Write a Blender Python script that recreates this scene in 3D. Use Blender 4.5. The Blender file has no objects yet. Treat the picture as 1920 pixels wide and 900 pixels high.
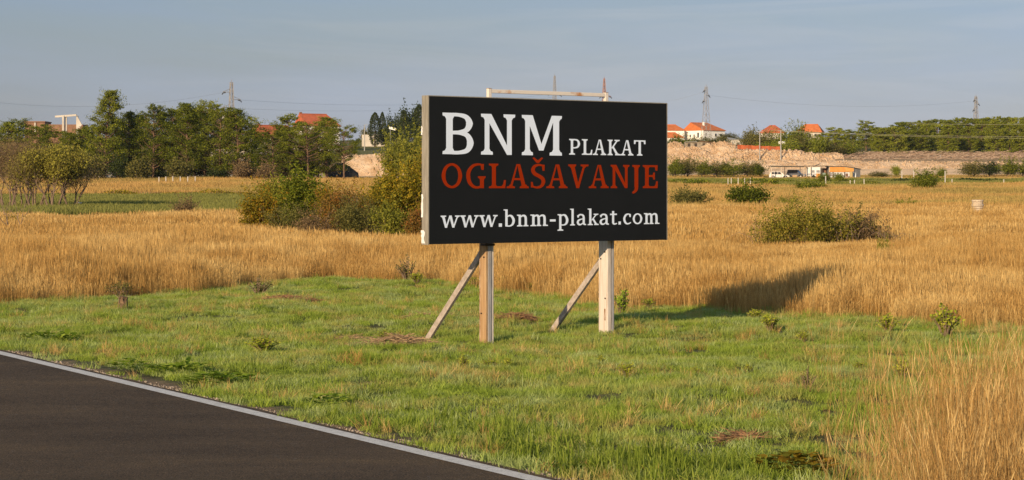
import bpy, math, random
import numpy as np
from mathutils import Vector, Matrix
from mathutils.geometry import delaunay_2d_cdt
R = math.radians
rng = np.random.default_rng(7)
random.seed(7)
SC = bpy.context.scene
COL = SC.collection

# ------------------------------------------------------------------ camera, sky, sun, exposure
F = 3988.0          # focal length in photo pixels
HZ = 355.0          # row of the horizon in the photo
CH = 2.5            # camera height
cam_d = bpy.data.cameras.new('camera')
cam = bpy.data.objects.new('camera', cam_d)
COL.objects.link(cam)
cam.location = (0, 0, CH)
cam.rotation_euler = (R(90), 0, 0)
cam_d.sensor_width = 36
cam_d.lens = F / 1920 * 36
cam_d.shift_y = -(450 - HZ) / 1920
cam_d.clip_start = 0.5
cam_d.clip_end = 20000
SC.camera = cam

SUN_AZ = R(28)       # shadows run 28 degrees to the right of the depth axis
SUN_EL = R(17)
to_sun = Vector((-math.sin(SUN_AZ) * math.cos(SUN_EL), -math.cos(SUN_AZ) * math.cos(SUN_EL), math.sin(SUN_EL)))
w = bpy.data.worlds.new("World")
SC.world = w
w.use_nodes = True
wn = w.node_tree.nodes
wl = w.node_tree.links
wn.clear()
sky = wn.new('ShaderNodeTexSky')
sky.sky_type = 'NISHITA'
sky.sun_disc = False
sky.sun_elevation = SUN_EL
sky.sun_rotation = math.atan2(to_sun.x, to_sun.y)
sky.air_density = 1.2
sky.dust_density = 2.6
sky.ozone_density = 1.6
bg = wn.new('ShaderNodeBackground')
bg.inputs['Strength'].default_value = 0.085
out = wn.new('ShaderNodeOutputWorld')
tc = wn.new('ShaderNodeTexCoord')
mp = wn.new('ShaderNodeMapping')
mp.inputs['Scale'].default_value = (1.3, 1.3, 9)
mp.inputs['Rotation'].default_value = (0, R(-6), R(20))
nz = wn.new('ShaderNodeTexNoise')
nz.inputs['Scale'].default_value = 2.2
nz.inputs['Detail'].default_value = 7
nz.inputs['Roughness'].default_value = 0.55
nz.inputs['Distortion'].default_value = 0.6
cr = wn.new('ShaderNodeMapRange')
cr.inputs['From Min'].default_value = 0.38
cr.inputs['From Max'].default_value = 0.75
cr.inputs['To Min'].default_value = 0.62
cr.inputs['To Max'].default_value = 1.0
mx = wn.new('ShaderNodeMix')
mx.data_type = 'RGBA'
sx = wn.new('ShaderNodeSeparateXYZ')
wl.new(tc.outputs['Generated'], sx.inputs[0])
el = wn.new('ShaderNodeMapRange')
el.inputs['From Min'].default_value = 0.0
el.inputs['From Max'].default_value = 0.13
wl.new(sx.outputs['Z'], el.inputs['Value'])
hb = wn.new('ShaderNodeMix')
hb.data_type = 'RGBA'
hb.inputs['A'].default_value = (4.85, 5.00, 5.60, 1)
hb.inputs['B'].default_value = (2.15, 3.45, 5.2, 1)
wl.new(el.outputs['Result'], hb.inputs['Factor'])
ci_m = wn.new('ShaderNodeMapping')
ci_m.inputs['Scale'].default_value = (3.0, 3.0, 34)
ci_m.inputs['Rotation'].default_value = (0, R(4), R(50))
wl.new(tc.outputs['Generated'], ci_m.inputs['Vector'])
ci = wn.new('ShaderNodeTexNoise')
ci.inputs['Scale'].default_value = 1.6
ci.inputs['Detail'].default_value = 9
ci.inputs['Roughness'].default_value = 0.6
ci.inputs['Distortion'].default_value = 0.9
wl.new(ci_m.outputs['Vector'], ci.inputs['Vector'])
cir = wn.new('ShaderNodeMapRange')
cir.inputs['From Min'].default_value = 0.48
cir.inputs['From Max'].default_value = 0.78
cir.inputs['To Max'].default_value = 0.55
wl.new(ci.outputs['Fac'], cir.inputs['Value'])
cim = wn.new('ShaderNodeMix')
cim.data_type = 'RGBA'
cim.inputs['B'].default_value = (5.1, 5.3, 5.9, 1)
wl.new(cir.outputs['Result'], cim.inputs['Factor'])
wl.new(hb.outputs['Result'], cim.inputs['A'])
wl.new(cim.outputs['Result'], mx.inputs['B'])
wl.new(tc.outputs['Generated'], mp.inputs['Vector'])
wl.new(mp.outputs['Vector'], nz.inputs['Vector'])
wl.new(nz.outputs['Fac'], cr.inputs['Value'])
wl.new(cr.outputs['Result'], mx.inputs['Factor'])
wl.new(sky.outputs['Color'], mx.inputs['A'])
xr_ = wn.new('ShaderNodeMapRange')
xr_.interpolation_type = 'SMOOTHSTEP'
xr_.inputs['From Min'].default_value = -0.45
xr_.inputs['From Max'].default_value = 0.45
xr_.inputs['To Min'].default_value = 0.92
xr_.inputs['To Max'].default_value = 1.16
wl.new(sx.outputs['X'], xr_.inputs['Value'])
sc_n = wn.new('ShaderNodeVectorMath')
sc_n.operation = 'SCALE'
wl.new(mx.outputs['Result'], sc_n.inputs[0])
wl.new(xr_.outputs['Result'], sc_n.inputs['Scale'])
wl.new(sc_n.outputs['Vector'], bg.inputs['Color'])
wl.new(bg.outputs['Background'], out.inputs['Surface'])

sd = bpy.data.lights.new('sun', 'SUN')
sd.energy = 5.0
sd.angle = R(0.5)
sd.color = (1.0, 0.79, 0.53)
sun = bpy.data.objects.new('sun', sd)
COL.objects.link(sun)
sun.rotation_euler = to_sun.to_track_quat('Z', 'Y').to_euler()
sun.location = (-20, -20, 30)

SC.view_settings.view_transform = 'Standard'
SC.view_settings.look = 'None'
SC.view_settings.exposure = 0.25
SC.view_settings.gamma = 1.0
SC.cycles.max_bounces = 6
SC.cycles.diffuse_bounces = 3
SC.cycles.transparent_max_bounces = 8


# ------------------------------------------------------------------ where things are
def U(px):
    return (px - 960.0) / F


def X(px, D):
    return (px - 960.0) / F * D


def Zat(py, D):
    return CH + (HZ - py) / F * D


_pD = np.array([-80, 0, 60, 100, 150, 200, 250, 300, 350, 430, 470, 520, 560, 600, 650, 720, 800, 1000, 1400, 2500, 6000.])
_pZ = np.array([0, 0, 0.05, .30, .75, 1.3, 2.0, 3.0, 4.1, 4.7, 5.6, 8.6, 10.6, 12.3, 14.6, 17.5, 21, 25, 26, 24, 20.])


def T(x, y):
    x = np.asarray(x, float)
    y = np.asarray(y, float)
    z = np.interp(y, _pD, _pZ)
    # gentle hummocks away from the road
    s, _ = road_sd(x, y)
    k = np.clip((s - 0.6) / 3, 0, 1) * np.clip((900 - y) / 500, 0, 1)
    h = 0.055 * np.sin(x * 1.3 + 1.7 * np.sin(y * .55)) * np.sin(y * 1.1 + 1.3 * np.sin(x * .7))
    h += 0.08 * np.sin(x * .37 + y * .21 + 1.0) * np.sin(y * .31 - x * .11)
    h += 0.03 * np.sin(x * 2.9 + y * 1.7) * np.sin(y * 2.3 - x * 1.9)
    return z + k * h - 0.02 * np.clip(s, 0, 1)


# road edge line: passes through (0.25, 18.3), direction (-.494, .869)
RP = np.array([0.25, 18.3])
RD = np.array([-7.97, 14.0])
RD = RD / np.linalg.norm(RD)
RN = np.array([RD[1], -RD[0]])   # to the right of the road, over the grass


def road_sd(x, y):
    dx = np.asarray(x, float) - RP[0]
    dy = np.asarray(y, float) - RP[1]
    return dx * RN[0] + dy * RN[1], dx * RD[0] + dy * RD[1]


def Tz(x, y):
    return float(T(x, y))


def on(px, D):
    x = X(px, D)
    return Vector((x, D, Tz(x, D)))


# ------------------------------------------------------------------ materials
def lin(c):
    return tuple(((v / 255) / 12.92 if v / 255 <= 0.04045 else ((v / 255 + 0.055) / 1.055) ** 2.4) for v in c)


def newmat(name):
    m = bpy.data.materials.new(name)
    m.use_nodes = True
    return m, m.node_tree.nodes, m.node_tree.links


def mat(name, c, c2=None, rough=0.8, scale=6.0, bump=0.0, bscale=None, metal=0.0, detail=5, stretch=None, lo=.35, hi=.65):
    """surface of one colour broken by noise towards a second colour"""
    m, n, l = newmat(name)
    b = n['Principled BSDF']
    b.inputs['Roughness'].default_value = rough
    b.inputs['Metallic'].default_value = metal
    b.inputs['Specular IOR Level'].default_value = 0.3
    t = n.new('ShaderNodeTexCoord')
    mpn = n.new('ShaderNodeMapping')
    if stretch:
        mpn.inputs['Scale'].default_value = stretch
    l.new(t.outputs['Object'], mpn.inputs['Vector'])
    if c2 is None:
        c2 = tuple(v * .82 for v in c)
    t1 = n.new('ShaderNodeTexNoise')
    t1.inputs['Scale'].default_value = scale
    t1.inputs['Detail'].default_value = detail
    l.new(mpn.outputs['Vector'], t1.inputs['Vector'])
    r = n.new('ShaderNodeMapRange')
    r.inputs['From Min'].default_value = lo
    r.inputs['From Max'].default_value = hi
    l.new(t1.outputs['Fac'], r.inputs['Value'])
    x = n.new('ShaderNodeMix')
    x.data_type = 'RGBA'
    x.inputs['A'].default_value = (*c, 1)
    x.inputs['B'].default_value = (*c2, 1)
    l.new(r.outputs['Result'], x.inputs['Factor'])
    l.new(x.outputs['Result'], b.inputs['Base Color'])
    if bump:
        t2 = n.new('ShaderNodeTexNoise')
        t2.inputs['Scale'].default_value = bscale or scale * 4
        t2.inputs['Detail'].default_value = 6
        l.new(mpn.outputs['Vector'], t2.inputs['Vector'])
        bp = n.new('ShaderNodeBump')
        bp.inputs['Strength'].default_value = bump
        bp.inputs['Distance'].default_value = 0.05
        l.new(t2.outputs['Fac'], bp.inputs['Height'])
        l.new(bp.outputs['Normal'], b.inputs['Normal'])
    return m


def leafmat(name, cols, transl=0.3, world_scale=None, world_cols=None, wlo=.4, whi=.62, inst=0.0):
    """leaf or blade colour picked by the per-leaf 'tint' attribute; patches of a second palette over the ground"""
    m, n, l = newmat(name)
    n.remove(n['Principled BSDF'])
    o = n['Material Output']
    at = n.new('ShaderNodeAttribute')
    at.attribute_name = 'tint'
    val = at.outputs['Fac']
    if inst:
        oi = n.new('ShaderNodeObjectInfo')
        ma = n.new('ShaderNodeMath')
        ma.operation = 'MULTIPLY_ADD'
        ma.inputs[1].default_value = inst
        l.new(oi.outputs['Random'], ma.inputs[0])
        mb = n.new('ShaderNodeMath')
        mb.operation = 'MULTIPLY_ADD'
        mb.inputs[1].default_value = 1 - inst
        l.new(val, mb.inputs[0])
        mb.inputs[2].default_value = 0
        l.new(mb.outputs[0], ma.inputs[2])
        val = ma.outputs[0]

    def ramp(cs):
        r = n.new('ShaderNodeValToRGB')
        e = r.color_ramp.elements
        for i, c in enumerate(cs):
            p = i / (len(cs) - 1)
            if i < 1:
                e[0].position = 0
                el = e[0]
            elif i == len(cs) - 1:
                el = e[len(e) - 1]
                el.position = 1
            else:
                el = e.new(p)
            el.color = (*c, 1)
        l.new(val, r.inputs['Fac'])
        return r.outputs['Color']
    c = ramp(cols)
    if world_cols:
        g = n.new('ShaderNodeNewGeometry')
        t1 = n.new('ShaderNodeTexNoise')
        t1.inputs['Scale'].default_value = world_scale
        t1.inputs['Detail'].default_value = 5
        t1.inputs['Roughness'].default_value = .62
        l.new(g.outputs['Position'], t1.inputs['Vector'])
        r = n.new('ShaderNodeMapRange')
        r.inputs['From Min'].default_value = wlo
        r.inputs['From Max'].default_value = whi
        l.new(t1.outputs['Fac'], r.inputs['Value'])
        x = n.new('ShaderNodeMix')
        x.data_type = 'RGBA'
        l.new(r.outputs['Result'], x.inputs['Factor'])
        l.new(c, x.inputs['A'])
        l.new(ramp(world_cols), x.inputs['B'])
        c = x.outputs['Result']
    d = n.new('ShaderNodeBsdfDiffuse')
    tr = n.new('ShaderNodeBsdfTranslucent')
    l.new(c, d.inputs['Color'])
    l.new(c, tr.inputs['Color'])
    s = n.new('ShaderNodeMixShader')
    s.inputs[0].default_value = transl
    l.new(d.outputs[0], s.inputs[1])
    l.new(tr.outputs[0], s.inputs[2])
    l.new(s.outputs[0], o.inputs['Surface'])
    return m


# ------------------------------------------------------------------ mesh helpers
def link(o, parent=None):
    COL.objects.link(o)
    if parent is not None:
        o.parent = parent
    return o


def tag(o, label=None, cat=None, group=None, kind=None):
    if label:
        o['label'] = label
    if cat:
        o['category'] = cat
    if group:
        o['group'] = group
    if kind:
        o['kind'] = kind
    return o


def empty(name, loc, rz=0.0, label=None, cat=None, group=None):
    o = bpy.data.objects.new(name, None)
    o.empty_display_size = 0.3
    o.location = loc
    o.rotation_euler = (0, 0, rz)
    COL.objects.link(o)
    return tag(o, label, cat, group)


def npmesh(name, V, Fq=None, Ft=None, m=None, tint=None, smooth=False):
    """mesh from vertex array, quads and triangles; tint is a per-vertex value"""
    V = np.asarray(V, np.float32).reshape(-1, 3)
    me = bpy.data.meshes.new(name)
    nq = 0 if Fq is None else len(Fq)
    nt = 0 if Ft is None else len(Ft)
    me.vertices.add(len(V))
    me.vertices.foreach_set('co', V.ravel())
    me.loops.add(nq * 4 + nt * 3)
    me.polygons.add(nq + nt)
    li = []
    if nq:
        li.append(np.asarray(Fq, np.int32).ravel())
    if nt:
        li.append(np.asarray(Ft, np.int32).ravel())
    me.loops.foreach_set('vertex_index', np.concatenate(li))
    st = np.concatenate([np.arange(nq) * 4, nq * 4 + np.arange(nt) * 3]).astype(np.int32)
    me.polygons.foreach_set('loop_start', st)
    if smooth:
        me.polygons.foreach_set('use_smooth', np.ones(nq + nt, bool))
    me.update(calc_edges=True)
    if tint is not None:
        a = me.attributes.new('tint', 'FLOAT', 'POINT')
        a.data.foreach_set('value', np.asarray(tint, np.float32))
    if m:
        me.materials.append(m)
    return me


class MB:
    """collects boxes, bars, tubes and free faces into one mesh"""

    def __init__(s):
        s.V, s.Fa = [], []

    def add(s, V, Fa):
        k = len(s.V)
        s.V += [tuple(v) for v in V]
        s.Fa += [tuple(i + k for i in f) for f in Fa]
        return s

    def box(s, c, d, rot=None):
        hx, hy, hz = d[0] / 2, d[1] / 2, d[2] / 2
        V = [Vector((a * hx, b * hy, e * hz)) for a in (-1, 1) for b in (-1, 1) for e in (-1, 1)]
        if rot is not None:
            V = [rot @ v for v in V]
        V = [v + Vector(c) for v in V]
        return s.add(V, [(0, 1, 3, 2), (4, 6, 7, 5), (0, 4, 5, 1), (2, 3, 7, 6), (0, 2, 6, 4), (1, 5, 7, 3)])

    def bar(s, a, b, w_, h_, up=(0, 0, 1)):
        a, b = Vector(a), Vector(b)
        y = (b - a)
        L = y.length
        y.normalize()
        x = y.cross(Vector(up)).normalized()
        z = x.cross(y)
        M = Matrix((x, y, z)).transposed()
        return s.box((a + b) / 2, (w_, L, h_), M)

    def prism(s, pts, y0, y1):
        """outline in x,z swept from y0 to y1"""
        n = len(pts)
        V = [(p[0], y0, p[1]) for p in pts] + [(p[0], y1, p[1]) for p in pts]
        Fa = [tuple(range(n)), tuple(range(2 * n - 1, n - 1, -1))]
        Fa += [(i, i + n, (i + 1) % n + n, (i + 1) % n) for i in range(n)]
        return s.add(V, Fa)

    def tube(s, pts, rad, sides=6, cap=True):
        pts = [Vector(p) for p in pts]
        if not hasattr(rad, '__len__'):
            rad = [rad] * len(pts)
        rings = []
        for i, p in enumerate(pts):
            d = (pts[min(i + 1, len(pts) - 1)] - pts[max(i - 1, 0)]).normalized()
            x = d.cross(Vector((0.31, 0.17, 0.93)))
            if x.length < .05:
                x = d.cross(Vector((1, 0, 0)))
            x.normalize()
            y = d.cross(x)
            rings.append([p + (x * math.cos(6.2832 * k / sides) + y * math.sin(6.2832 * k / sides)) * rad[i] for k in range(sides)])
        V = [v for r in rings for v in r]
        Fa = []
        for i in range(len(pts) - 1):
            for k in range(sides):
                a, b = i * sides + k, i * sides + (k + 1) % sides
                Fa.append((a, b, b + sides, a + sides))
        if cap:
            Fa.append(tuple(range(sides))[::-1])
            Fa.append(tuple(range(len(V) - sides, len(V))))
        return s.add(V, Fa)

    def mesh(s, name, m=None, smooth=False):
        me = bpy.data.meshes.new(name)
        me.from_pydata([tuple(v) for v in s.V], [], s.Fa)
        if smooth:
            me.polygons.foreach_set('use_smooth', np.ones(len(me.polygons), bool))
        if m:
            me.materials.append(m)
        me.update()
        return me

    def build(s, name, m=None, parent=None, smooth=False, bevel=0):
        o = bpy.data.objects.new(name, s.mesh(name, m, smooth))
        link(o, parent)
        if bevel:
            b = o.modifiers.new('b', 'BEVEL')
            b.width = bevel
            b.segments = 2
        return o


def copy_tree(o, parent=None):
    c = o.copy()
    COL.objects.link(c)
    c.parent = parent
    for ch in o.children:
        copy_tree(ch, c)
    return c


def unit(v):
    return v / np.maximum(np.linalg.norm(v, axis=-1, keepdims=True), 1e-9)


def leaves(C, size, asp=0.5, up=0.4, rg=rng, dirs=None):
    """diamond leaves at centres C; returns verts, quads"""
    n = len(C)
    nor = unit(rg.normal(size=(n, 3)) + np.array([0, 0, up]))
    a = rg.normal(size=(n, 3)) if dirs is None else dirs
    a = unit(a - (a * nor).sum(1, keepdims=True) * nor)
    b = np.cross(nor, a)
    s = np.asarray(size).reshape(-1, 1) * np.ones((n, 1))
    V = np.stack([C - a * s * .5, C + b * s * asp * .5, C + a * s * .5, C - b * s * asp * .5], 1).reshape(-1, 3)
    Q = np.arange(n * 4).reshape(n, 4)
    return V, Q


def ellip(n, c, r, shell=0.5, rg=rng):
    d = unit(rg.normal(size=(n, 3)))
    k = (shell + (1 - shell) * rg.random((n, 1))) ** 1.0
    return np.asarray(c) + d * k * np.asarray(r)


# ------------------------------------------------------------------ palettes
G_PINE = [(.030, .042, .008), (.115, .135, .016), (.36, .36, .04)]
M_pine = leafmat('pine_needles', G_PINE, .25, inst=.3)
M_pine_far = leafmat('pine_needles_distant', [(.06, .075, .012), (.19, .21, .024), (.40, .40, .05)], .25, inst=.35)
M_dark = leafmat('cypress_foliage', [(.02, .03, .012), (.045, .06, .018), (.08, .095, .026)], .2)
M_green = leafmat('green_leaves', [(.06, .085, .012), (.16, .19, .022), (.30, .29, .035)], .4)
M_lgreen = leafmat('light_green_leaves', [(.11, .12, .02), (.23, .23, .035), (.36, .33, .05)], .4)
M_autumn = leafmat('autumn_leaves', [(.10, .10, .015), (.27, .21, .022), (.42, .20, .025)], .4)
M_rust = leafmat('rust_leaves', [(.11, .09, .025), (.24, .15, .035), (.34, .13, .04)], .35)
M_olive = leafmat('olive_leaves', [(.07, .07, .022), (.15, .14, .04), (.25, .21, .055)], .3)
M_gold = leafmat('golden_leaves', [(.10, .10, .014), (.30, .25, .025), (.48, .30, .03)], .4)
M_brownbush = leafmat('brown_twiggy_leaves', [(.10, .07, .04), (.22, .145, .075), (.32, .22, .10)], .3)
M_bramble = leafmat('bramble_leaves', [(.10, .10, .018), (.28, .26, .04), (.50, .34, .07)], .4)
M_weed = leafmat('weed_leaves', [(.14, .17, .02), (.32, .36, .035), (.52, .50, .07)], .4)
M_weedd = leafmat('dark_weed_leaves', [(.10, .16, .015), (.27, .36, .035), (.48, .54, .10)], .4)
M_bark = mat('bark', (.11, .075, .05), (.06, .042, .03), .95, 9, .4, stretch=(1, 1, .2))
M_bark_r = mat('pine_bark', (.20, .12, .075), (.10, .06, .04), .95, 6, .4, stretch=(1, 1, .3))
M_twig = mat('twig', (.24, .165, .115), (.15, .10, .07), .9, 12)

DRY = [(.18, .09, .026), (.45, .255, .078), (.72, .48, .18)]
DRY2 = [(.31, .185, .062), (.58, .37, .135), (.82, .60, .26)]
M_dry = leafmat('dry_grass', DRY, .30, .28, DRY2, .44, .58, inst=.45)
M_dryfar = leafmat('dry_grass_distant', [(.32, .18, .055), (.50, .30, .10), (.64, .42, .16)], .25, .05, [(.20, .15, .045), (.36, .26, .08), (.50, .37, .13)], .42, .58, inst=.5)
M_dryfg = leafmat('dry_grass_stems', [(.18, .09, .035), (.45, .26, .085), (.84, .62, .28)], .3, 1.2, [(.13, .06, .022), (.34, .18, .055), (.66, .43, .16)], .45, .6, inst=.25)
MOW = [(.085, .125, .016), (.24, .32, .042), (.43, .50, .09)]
MOW2 = [(.20, .17, .045), (.42, .35, .11), (.58, .46, .19)]
M_mow = leafmat('short_grass', MOW, .35, .75, MOW2, .46, .64, inst=.4)
M_mowdew = leafmat('dewy_grass', [(.16, .21, .06), (.34, .40, .14), (.54, .58, .26)], .35, .6, MOW, .42, .62, inst=.35)
M_tuft = leafmat('broad_grass', [(.07, .11, .014), (.18, .235, .03), (.36, .40, .075)], .4, inst=.2)
M_fieldg = leafmat('field_crop', [(.13, .135, .035), (.21, .21, .055), (.30, .28, .085)], .3, inst=.3)

# ------------------------------------------------------------------ the ground
nr, nc = 520, 420
rows = np.concatenate([np.linspace(-70, 12, 30), np.linspace(13, 70, 210), np.geomspace(70.5, 900, 220), np.geomspace(920, 9000, nr - 460)])
us = np.sinh(np.linspace(-3.2, 3.2, nc)) / np.sinh(3.2)
RR, UU = np.meshgrid(rows, us, indexing='ij')
XX = UU * (np.maximum(RR, 0) * 1.3 + 60)
YY = RR
s_, t_ = road_sd(XX, YY)
ZZ = T(XX, YY) - 0.025 - 0.045 * (s_ < 0.05)
Vg = np.stack([XX, YY, ZZ], -1).reshape(-1, 3)
ii = (np.arange(nr - 1)[:, None] * nc + np.arange(nc - 1)[None]).ravel()
Qg = np.stack([ii, ii + 1, ii + nc + 1, ii + nc], 1)

_eu = np.array([-600, 0, 120, 250, 380, 480, 620, 760, 900, 1000, 1100, 1240, 1340, 1500, 1700, 1920, 2500.])
_ed = np.array([45, 45.2, 47.5, 50, 52.5, 55.5, 57.5, 57, 53.5, 50.5, 47.4, 45.2, 44.4, 42.2, 39.6, 37.6, 33.])


def edgeD(x, y):
    px = 960 + F * np.asarray(x) / np.maximum(y, 5)
    e = np.interp(px, _eu, _ed)
    return e + .5 * np.sin(px * .031) + .35 * np.sin(px * .083 + 1)


def pxof(x, y):
    return 960 + F * np.asarray(x) / np.maximum(y, 5)


def zones(x, y):
    px = pxof(x, y)
    n1 = np.sin(x * .05 + 2 * np.sin(y * .03)) * .5 + .5
    c = np.zeros(x.shape + (3,))
    c[:] = (.105, .10, .04)
    e = edgeD(x, y)

    def put(mask, col):
        c[mask] = col
    put(y > e, (.22, .14, .055))
    put((y > 130) & (y <= 1e9), (.30, .185, .07))
    gf = (y > 150) & (y < 230) & (px < 470)
    put(gf, (.15, .155, .04))
    put((y > 231) & (y < 240) & (px < 330), (.25, .10, .045))
    put((y > 290) & (y < 340) & (px > 1100), (.16, .15, .04))
    put((y > 455) & (y < 600), (.36, .25, .13))
    sand = (y > 468) & (y < 522) & (px > 1200)
    put(sand, (.78, .52, .30))
    put((y > 455) & (y < 468) & (px > 1500), (.42, .22, .085))
    put((y >= 522) & (y < 560) & (px > 1380), (.42, .27, .14))
    put((y > 440) & (y < 560) & (px > 600) & (px < 790), (.52, .36, .20))
    put(y >= 560, (.14, .13, .045))
    put((y >= 560) & (y < 610) & (px > 1200) & (px < 1560), (.42, .29, .155))
    put((y >= 560) & (y < 622) & (px >= 1560), (.34, .20, .10))
    # bare strip along the road and gravel
    s, _ = road_sd(x, y)
    put((s < .45) & (y < 200), (.25, .17, .10))
    return c


ca = zones(XX, YY).reshape(-1, 3)
gme = npmesh('ground', Vg, Qg, smooth=True)
a = gme.attributes.new('zone', 'FLOAT_COLOR', 'POINT')
a.data.foreach_set('color', np.concatenate([ca, np.ones((len(ca), 1))], 1).astype(np.float32).ravel())
mg, n, l = newmat('soil_and_turf')
b = n['Principled BSDF']
b.inputs['Roughness'].default_value = .95
b.inputs['Specular IOR Level'].default_value = .1
at = n.new('ShaderNodeAttribute')
at.attribute_name = 'zone'
g = n.new('ShaderNodeNewGeometry')
mx1 = n.new('ShaderNodeMix')
mx1.data_type = 'RGBA'
mx1.blend_type = 'MULTIPLY'
mx1.inputs['Factor'].default_value = 1
l.new(at.outputs['Color'], mx1.inputs['A'])
prev = None
for sc_, lo_, hi_ in ((3.0, .62, 1.25), (.25, .72, 1.22), (.03, .85, 1.12)):
    t1 = n.new('ShaderNodeTexNoise')
    t1.inputs['Scale'].default_value = sc_
    t1.inputs['Detail'].default_value = 6
    l.new(g.outputs['Position'], t1.inputs['Vector'])
    r = n.new('ShaderNodeMapRange')
    r.inputs['From Min'].default_value = .3
    r.inputs['From Max'].default_value = .7
    r.inputs['To Min'].default_value = lo_
    r.inputs['To Max'].default_value = hi_
    l.new(t1.outputs['Fac'], r.inputs['Value'])
    if prev is None:
        prev = r.outputs['Result']
    else:
        mm = n.new('ShaderNodeMath')
        mm.operation = 'MULTIPLY'
        l.new(prev, mm.inputs[0])
        l.new(r.outputs['Result'], mm.inputs[1])
        prev = mm.outputs[0]
l.new(prev, mx1.inputs['B'])
l.new(mx1.outputs['Result'], b.inputs['Base Color'])
tb = n.new('ShaderNodeTexNoise')
tb.inputs['Scale'].default_value = 1.6
tb.inputs['Detail'].default_value = 8
tb.inputs['Roughness'].default_value = .65
l.new(g.outputs['Position'], tb.inputs['Vector'])
bp = n.new('ShaderNodeBump')
bp.inputs['Strength'].default_value = .7
bp.inputs['Distance'].default_value = .25
l.new(tb.outputs['Fac'], bp.inputs['Height'])
l.new(bp.outputs['Normal'], b.inputs['Normal'])
gme.materials.append(mg)
ground = link(bpy.data.objects.new('ground', gme))
tag(ground, kind='structure')


# ------------------------------------------------------------------ the road
def road_strip(name, s0, s1, z, m, t0=-60, t1=900, n_=200, wob=0.0, kind='structure'):
    V, Q = [], []
    ts = np.linspace(t0, t1, n_)
    for i, t in enumerate(ts):
        for k, s in enumerate((s0, s1)):
            w_ = wob * (math.sin(t * 3.1) * .5 + math.sin(t * 7.7 + 1) * .3 + math.sin(t * 1.3) * .4) if s == s1 else 0
            p = RP + RD * t + RN * (s + w_)
            V.append((p[0], p[1], float(np.interp(p[1], _pD, _pZ)) + z))
    for i in range(n_ - 1):
        Q.append((2 * i, 2 * i + 1, 2 * i + 3, 2 * i + 2))
    o = link(bpy.data.objects.new(name, npmesh(name, V, Q, m=m)))
    tag(o, kind=kind)
    return o


ma, n, l = newmat('asphalt')
b = n['Principled BSDF']
b.inputs['Roughness'].default_value = .9
b.inputs['Specular IOR Level'].default_value = .12
t = n.new('ShaderNodeTexCoord')


def noise(sc_, det=5, rough=.5, vec=None, dist=0.0):
    q = n.new('ShaderNodeTexNoise')
    q.inputs['Scale'].default_value = sc_
    q.inputs['Detail'].default_value = det
    q.inputs['Roughness'].default_value = rough
    q.inputs['Distortion'].default_value = dist
    l.new(vec or t.outputs['Object'], q.inputs['Vector'])
    return q.outputs['Fac']


def rmp(v, pts):
    q = n.new('ShaderNodeValToRGB')
    e = q.color_ramp.elements
    e[0].position, e[0].color = pts[0][0], (*pts[0][1], 1)
    e[1].position, e[1].color = pts[-1][0], (*pts[-1][1], 1)
    for p, c in pts[1:-1]:
        z = e.new(p)
        z.color = (*c, 1)
    l.new(v, q.inputs['Fac'])
    return q.outputs['Color']


def mixc(f, a_, b_, mode='MIX'):
    q = n.new('ShaderNodeMix')
    q.data_type = 'RGBA'
    q.blend_type = mode
    if isinstance(f, float):
        q.inputs['Factor'].default_value = f
    else:
        l.new(f, q.inputs['Factor'])
    for s, v in (('A', a_), ('B', b_)):
        if isinstance(v, tuple):
            q.inputs[s].default_value = (*v, 1)
        else:
            l.new(v, q.inputs[s])
    return q.outputs['Result']


mpw = n.new('ShaderNodeMapping')       # long along the road
mpw.inputs['Rotation'].default_value = (0, 0, math.atan2(-RD[1], RD[0]) * 1)
mpw.inputs['Scale'].default_value = (1, 1, 1)
l.new(t.outputs['Object'], mpw.inputs['Vector'])
mpw.inputs['Rotation'].default_value = (0, 0, -math.atan2(RD[1], RD[0]))
mpw.inputs['Scale'].default_value = (.35, 1, 1)
base = rmp(noise(.9, 5, .6, mpw.outputs['Vector']), [(.3, (.042, .028, .0165)), (.52, (.060, .041, .0245)), (.72, (.082, .055, .030))])
grain = rmp(noise(60, 3, .7), [(.3, (.3, .3, .3)), (.5, (1, 1, 1)), (.66, (2.8, 2.6, 2.4))])
c1 = mixc(1.0, base, grain, 'MULTIPLY')
c1 = mixc(1.0, c1, rmp(noise(14, 6, .8), [(.32, (.72, .72, .72)), (.5, (1, 1, 1)), (.66, (1.35, 1.33, 1.3))]), 'MULTIPLY')
spk = rmp(noise(23, 2, .5), [(.66, (0, 0, 0)), (.72, (1, 1, 1))])
c2 = mixc(spk, c1, (.10, .085, .07))
l.new(c2, b.inputs['Base Color'])
bp = n.new('ShaderNodeBump')
bp.inputs['Strength'].default_value = .5
bp.inputs['Distance'].default_value = .006
l.new(noise(110, 3, .6), bp.inputs['Height'])
l.new(bp.outputs['Normal'], b.inputs['Normal'])
road_strip('road', -8.45, 0.10, 0.0, ma, wob=.03, n_=900, t1=400)
mline, n, l = newmat('road_paint')
b = n['Principled BSDF']
b.inputs['Roughness'].default_value = .6
t = n.new('ShaderNodeTexCoord')
c1 = rmp(noise(9, 6, .7), [(.3, (.40, .36, .31)), (.5, (.56, .51, .45)), (.7, (.66, .60, .53))])
wear = rmp(noise(60, 4, .7), [(.56, (0, 0, 0)), (.66, (1, 1, 1))])
l.new(mixc(wear, c1, (.14, .12, .11)), b.inputs['Base Color'])
road_strip('road_edge_marking', -.19, 0.0, 0.006, mline, n_=500, t1=400)
road_strip('road_far_edge_marking', -8.25, -8.07, 0.006, mline, n_=500, t1=400)
for k in range(4):
    road_strip('road_centre_marking', -4.16, -4.01, 0.006, mline, t0=-30 + k * 12 + 3.6, t1=-30 + k * 12 + 7.9, n_=12)


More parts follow.
